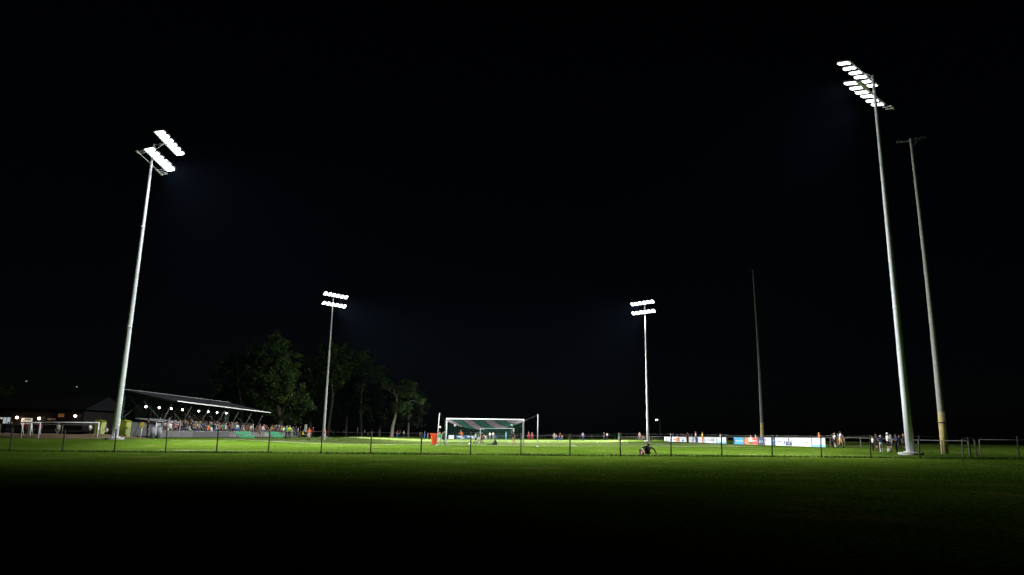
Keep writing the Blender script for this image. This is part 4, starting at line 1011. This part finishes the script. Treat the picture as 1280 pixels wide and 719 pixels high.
for px, c, lab in ((612.2, 'white', 'left of two pale clad figures seen through the far goal'), (616.2, 'cream', 'right of two pale clad figures seen through the far goal')): P(px, 165, 'stand', TOWARD, c, 'grey', lab, 'pale figures beyond the far goal', 1.05)
P(607.8, 166, 'sit', TOWARD, 'pink', 'pink', 'figure in pink sitting low behind the far goal', 'people seen through the net', 1.0, dz=-.35)
P(555.4, 112, 'stand', TOWARD, 'navy', 'navy', 'child in navy just left of the near goal post', 'children beside the goal', .86)
P(553.2, 112, 'stand', TOWARD, 'grey', 'navy', 'child in grey beside the one in navy at the goal post', 'children beside the goal', .82)
# behind the far end of the pitch
g_far = 'people walking behind the far end of the pitch'
for px, Y, ps, f, c, b_, s, lab in (
    (412.6, 150, 'walk', RT, 'tan', 'dark', .95, 'figure in tan walking just right of the far left mast'), (416.6, 158, 'stand', RT, 'grey', 'grey', .9, 'dim grey figure under the slim tree'),
    (428.4, 160, 'stand', L, 'maroon', 'dark', .95, 'figure in maroon, left of the pair in red tops by the far rail'), (430.6, 158, 'walk', RT, 'maroon', 'dark', 1.0, 'figure in red top, right of the pair by the far rail'),
    (446.2, 168, 'stand', RT, 'white', 'grey', 1.35, 'tall looking white topped figure at the far rail on the left'), (450.6, 152, 'sit', L, 'navy', 'navy', .95, 'figure in navy sitting low by the far rail'), (455.2, 160, 'stand', L, 'white', 'dark', 1.0, 'figure in white top right of the low navy figure'),
    (459.2, 154, 'sit', RT, 'white', 'dark', .8, 'small seated figure in white near the far rail'), (464.4, 160, 'stand', TOWARD, 'dark', 'grey', 1.05, 'dark figure left of the leaning pale trunk'),
    (496.2, 155, 'walk', RT, 'red', 'blue', 1.0, 'figure in red top and blue trousers right of the pale trunk'), (499.6, 162, 'stand', L, 'dark', 'dark', 1.0, 'dark figure between the red and the white walkers'), (504.2, 162, 'walk', RT, 'white', 'navy', 1.0, 'figure in white top walking right of the pale trunk'),
    (524.6, 165, 'stand', L, 'grey', 'dark', .9, 'dim grey figure left of the one in blue'), (530.6, 155, 'stand', RT, 'blue', 'blue', 1.02, 'figure all in blue left of the orange bin'), (534.8, 150, 'stand', L, 'grey', 'grey', .8, 'small grey figure close behind the orange bin'),
    (661.0, 152, 'walk', L, 'maroon', 'maroon', 1.05, 'figure in red, left of the pair beyond the right goal post'), (664.8, 158, 'stand', TOWARD, 'maroon', 'maroon', .95, 'figure in red, right of the pair beyond the right goal post'),
    (692.6, 172, 'stand', TOWARD, 'grey', 'grey', 1.0, 'grey figure left of the stooping child'), (695.2, 160, 'stand', TOWARD, 'brown', 'dark', .8, 'small brown figure just left of the stooping child'), (699.2, 128, 'run', RT, 'red', 'blue', .9, 'child in red and blue stooping forward right of the goal'),
    (702.6, 158, 'stand', TOWARD, 'brown', 'dark', .7, 'small brown figure just right of the stooping child'), (728.6, 165, 'stand', TOWARD, 'grey', 'navy', 1.08, 'lone grey and navy figure at the far rail right of the goal'),
    (755.2, 168, 'stand', L, 'dark', 'dark', 1.0, 'dark figure, left of the pair left of the lone green player'), (759.0, 168, 'folded', TOWARD, 'cream', 'dark', 1.0, 'pale topped figure, right of the pair left of the lone green player'),
    (799.6, 165, 'stand', TOWARD, 'beige', 'grey', 1.1, 'beige figure left of the far right mast'), (804.4, 160, 'sit', L, 'red', 'navy', .9, 'figure in red crouched beside the far right mast')):
    P(px, Y, ps, f, c, b_, lab, g_far, s)

# spectators along the boards on the right: behind them and in front of them
def PB(px, X, ps, f, c, b_, lab, s=1.0, dz=0.0, **k):
    y = atX(px, 552, X).y; return person(X, y, ps, f, c, b_, lab, 'people at the advertising boards', s, dz=dz, **k)
for px, c, hr, lab in ((839.4, 'white', 'white', 'person in white cap behind the second far board'), (842.6, 'blue', 'grey', 'person in blue behind the white and orange board'), (847.6, 'dark', 'fair', 'fair haired person behind the white and orange board'), (852.2, 'dark', 'dark', 'dark haired person, left of two behind the navy emblem board'), (855.2, 'pink', 'brown', 'person in pink, right of two behind the navy emblem board'),
                       (862.6, 'tan', 'brown', 'person in tan behind the short white board'), (866.4, 'dark', 'dark', 'dark person between the short and the small navy board'), (939.6, 'white', 'fair', 'small pale head over the red and orange board'), (945.8, 'white', 'white', 'small pale head beside the foot of the dim pole'), (973, 'dark', 'dark', 'dark head over the white board with a corner mark')):
    PB(px, 28.2, 'rail', L, c, 'dark', lab, .8 if px < 900 else .66, hair=hr)
PB(847.6, 26.7, 'stand', RT, 'orange', 'tan', 'person in orange standing before the white and orange board', .62, hair='brown')
PB(859.6, 26.7, 'stand', TOWARD, 'brown', 'brown', 'dark brown clad person in the first gap of the boards', .9, hair='dark')
PB(870.0, 26.6, 'stand', L, 'white', 'blue', 'person in white top and blue trousers before the small navy board', .92, hair='fair')
PB(878.4, 26.2, 'hips', RT, 'yellow', 'orange', 'person in yellow top and orange shorts before the plain white board', .88, leg='long', hair='ginger')
PB(901.6, 27.9, 'sit', L, 'white', 'white', 'person in white with red cap perched on the end of the first boards', .85, dz=.28, hair='red')
PB(1024.4, 28.0, 'stand', L, 'orange', 'white', 'child with orange cap leaning over the nearest white board', .75, hair='orange')

g_k = 'children and adults by the right rail'
def PR(px, Y, ps, f, c, b_, lab, s, **k): return P(px, Y, ps, f, c, b_, lab, g_k, s, **k)
PR(1041.0, 62, 'stand', L, 'dark', 'black', 'dark child at far left of the group right of the boards', .68, sleeve='long')
PR(1043.4, 60, 'folded', L, 'white', 'black', 'child in white and black just right of the nearest board', .72, leg='short', socks='white')
PR(1047.6, 61, 'stand', L, 'black', 'red', 'child in black top and red shorts right of the boards', .70, leg='short', socks='black')
PR(1050.2, 59, 'walk', RT, 'white', 'yellow', 'tallest child in white shirt and yellow shorts right of the boards', .80, leg='short', socks='brown', hair='dark')
PR(1053.8, 60, 'stand', L, 'maroon', 'black', 'small child in maroon right of the one in yellow shorts', .66)
PR(1090.6, 51, 'stand', RT, 'white', 'black', 'small child in white and black at left of the group near the mast', .60, leg='long')
PR(1095.2, 50, 'hips', RT, 'black', 'black', 'child in black with bare legs, second from left near the mast', .70, leg='short', socks='brown', skin=SK[1], hair='brown')
PR(1100.8, 49, 'folded', AWAY, 'navy', 'white', 'child in navy top and white shorts with white socks near the mast', .66, leg='short', hair='grey')
PR(1109.4, 47.6, 'folded', RT, 'white', 'black', 'child in bright white shirt and black shorts near the mast', .76, leg='short', socks='white', hair='white')
PR(1113.2, 48.6, 'stand', L, 'grey', 'black', 'child in grey behind the one in the bright white shirt', .68, leg='short', socks='tan')
PR(1119.8, 49, 'folded', L, 'navy', 'black', 'child in navy facing the one in the bright white shirt', .70, sleeve='short', hair='dark')
PR(1124.0, 50, 'stand', TOWARD, 'dark', 'black', 'dark clothed child, second left of the tallest mast', .68, sleeve='long', hair='dark')
PR(1129.6, 48.4, 'hips', L, 'black', 'black', 'child in black with tan arms close left of the tallest mast', .72, leg='short', socks='black', skin=SK[1], hair='ginger')
PR(1133.2, 49.6, 'stand', L, 'grey', 'navy', 'child in grey half hidden by the tallest mast', .62, leg='short', socks='white')

# figures near the left training goals and clubhouse
g_l = 'people near the left training goals'
P(110.6, 60.8, 'folded', RT, 'white', 'black', 'person in white top and black trousers inside the right end of the wide training goal', g_l, .74, hair='dark')
P(131.6, 66, 'wide', TOWARD, 'white', 'black', 'dark legged person in white top left of the foot of the left mast', g_l, .66, hair='dark')
P(70.6, 68, 'stand', TOWARD, 'white', 'grey', 'person in white top behind the middle of the training goal', g_l, .8)
for px, Y, c, lab in ((29, 86, 'red', 'person in red at the lit clubhouse counter, left of three'), (33, 86, 'pink', 'person in pink at the lit clubhouse counter, middle of three'), (47.4, 84, 'pink', 'person in pink under the second clubhouse lamp'), (44.6, 84, 'maroon', 'person in maroon under the second clubhouse lamp'), (7, 87, 'dark', 'dark figure before the pale clubhouse window, left of two'), (11, 87, 'dark', 'dark figure before the pale clubhouse window, right of two')):
    P(px, Y, 'stand', TOWARD if c != 'dark' else AWAY, c, 'dark', lab, 'people at the clubhouse', .95, 'long')

# the seated child by the near wire fence
q = spot(808.6, 36.9, 569); person(q.x, q.y, 'crouch', AWAY, 'black', 'black', 'child in black sitting on the grass, arm stretched to the ground, behind the wire fence', 'child sitting by the fence', .66, 'long', hair='dark').scale = (1.12, .9, .68)
q = spot(802.9, 36.8, 569); bg_ = thing('sports_bag', q, 'orange and white sports bag beside the child sitting on the grass', 'bag', rz=1.25)
MB().tube([(-.19, 0, .13), (-.15, 0, .13), (.15, 0, .13), (.19, 0, .13)], [.09, .13, .13, .09], 12).build('body', mat('bag_orange', (.4, .06, .02), .8), bg_)
MB().tube([(-.165, 0, .131), (-.08, 0, .131)], .134, 12).build('panel', mat('bag_white', (.45, .42, .4), .8), bg_)
MB().tube([(-.1, 0, .25), (-.08, 0, .36), (.08, 0, .36), (.1, 0, .25)], .012, 6).build('handle', mat('bag_strap', (.65, .62, .6), .7), bg_)
bt = thing('water_bottle', q + Vector((-.06, -.2, 0)), 'pale bottle standing before the orange sports bag', 'bottle')
MB().tube([(0, 0, 0), (0, 0, .16), (0, 0, .2)], [.035, .035, .018], 10).build('body', mat('bottle_pale', (.7, .66, .62), .3), bt); MB().tube([(0, 0, .2), (0, 0, .235)], .017, 8).build('cap', dark_steel, bt)
# dark kit bag in the goal, footballs
q = spot(618, 74, 556); kb = thing('kit_bag', q, 'black kit bag slumped on the grass inside the near goal', 'bag')
b = MB(); 
for z, w, d in ((0, .30, .2), (.18, .28, .19), (.36, .17, .13), (.5, .08, .06)):
    b.v += [Vector((w * math.cos(a * PI / 5) + z * .18, d * math.sin(a * PI / 5), z)) for a in range(10)]
for r_ in range(3):
    for a in range(10): b.face([r_ * 10 + a, r_ * 10 + (a + 1) % 10, r_ * 10 + 10 + (a + 1) % 10, r_ * 10 + 10 + a], 0, True)
b.face(list(range(9, -1, -1))); b.face(list(range(30, 40))); b.build('body', cm('black'), kb)
MB().tube([(.09, 0, .49), (.02, 0, .6), (.12, 0, .62), (.1, 0, .5)], .015, 6).build('strap', cm('black'), kb)
MB().box((-.5, 0, .03), (.5, .2, .06)).build('flap', cm('black'), kb)
ballm = mat('ball_white', (.8, .8, .78), .4); balld = mat('ball_black', (.03, .03, .03), .4)
def ball(p, lab):
    t = thing('football', p, lab, 'ball', 'white footballs'); MB().sphere((0, 0, 0), .115, 16, 10).build('cover', ballm, t)
    pt = MB(); ph = (1 + 5 ** .5) / 2
    for a in (-1, 1):
        for b_ in (-ph, ph):
            for v in ((0, a, b_), (a, b_, 0), (b_, 0, a)):
                n = Vector(v).normalized(); q_ = n.to_track_quat('Z', 'Y'); i = len(pt.v)
                pt.v += [q_ @ Vector((.036 * math.cos(k * 2 * PI / 5), .036 * math.sin(k * 2 * PI / 5), .1125)) for k in range(5)]; pt.face([i + k for k in range(5)])
    pt.build('patch', balld, t)
g_ = G1.location
ball(g_ + topf(.125, .86) + Vector((0, 0, -.13)), 'white football hanging at the left low edge of the goal net')
ball(g_ + topf(.85, .55) + Vector((0, 0, -.13)), 'white football held in the right part of the goal net')
q = spot(587.4, 70.5, 553); ball(q + Vector((0, 0, .115)), 'white football on the grass inside the goal')
q = spot(747.2, 104, 553); ball(q + Vector((0, 0, .115)), 'white football on the open pitch right of the goal')
q = spot(783.6, 100, 553); t = thing('marker_cone', q, 'tiny green training cone on the right of the pitch', 'cone'); MB().tube([(0, 0, 0), (0, 0, .02), (0, 0, .021), (0, 0, .3)], [.16, .16, .1, .02], 12).build('body', cm('green'), t); MB().tube([(0, 0, .1), (0, 0, .16)], [.078, .062], 12).build('stripe', cm('white'), t)
q = atY(549.9, 533.8, 200); zg = ground(q.x, 200); t = thing('street_lamp', (q.x, 200, zg), 'distant warm street lamp seen just left of the near goal', 'street lamp', 'distant street lamps')
MB().tube([(0, 0, -.2), (0, 0, q.z - zg - .3)], [.08, .05], 8).build('pole', dark_steel, t); MB().box((0, 0, q.z - zg), (.5, .3, .5)).build('lens', mat('far_warm_lamp', (.9, .6, .4), .3, emit=(1, .6, .38, 1.6)), t)

# give every person a label of its own: where a description repeats, say which one it is
ORD = ['leftmost', 'second from left', 'third from left', 'fourth from left', 'fifth from left', 'sixth from left', 'seventh from left']
by = {}
for o, lab, px in PEOPLE: by.setdefault(lab, []).append((px, o))
for lab, lst in by.items():
    lst.sort(key=lambda a: a[0]); n = len(lst)
    for i, (px, o) in enumerate(lst):
        if n == 1: t_ = lab
        elif n == 2: t_ = ('left of two: ' if i == 0 else 'right of two: ') + lab
        else: t_ = ORD[min(i, 6)] + ' of %s: ' % {3: 'three', 4: 'four', 5: 'five', 6: 'six'}.get(n, 'several') + lab
        tag(o, t_)
_d = [l for l, v in LABELS.items() if len(v) > 1]; _w = [l for l in LABELS if not 4 <= len(l.split()) <= 16]
print('people', len(PEOPLE), 'dup labels', _d[:5], 'bad length', len(_w), _w[:4])

# ------------------------------------------------------------------ thin night air
hz = MB().box((0, 150, 13.25), (712, 552, 34.5)).build('haze', [])
hm = bpy.data.materials.new('haze_air'); hm.use_nodes = True; hn = hm.node_tree; hn.nodes.clear()
ho = hn.nodes.new('ShaderNodeOutputMaterial'); hv = hn.nodes.new('ShaderNodeVolumePrincipled')
hv.inputs['Color'].default_value = (0.45, 0.62, 1.0, 1); hv.inputs['Density'].default_value = 0.0000045; hv.inputs['Anisotropy'].default_value = 0.3
hn.links.new(hv.outputs['Volume'], ho.inputs['Volume']); hz.data.materials.append(hm)
tag(hz, 'thin night air lit by the floodlights', 'haze', kind='stuff')
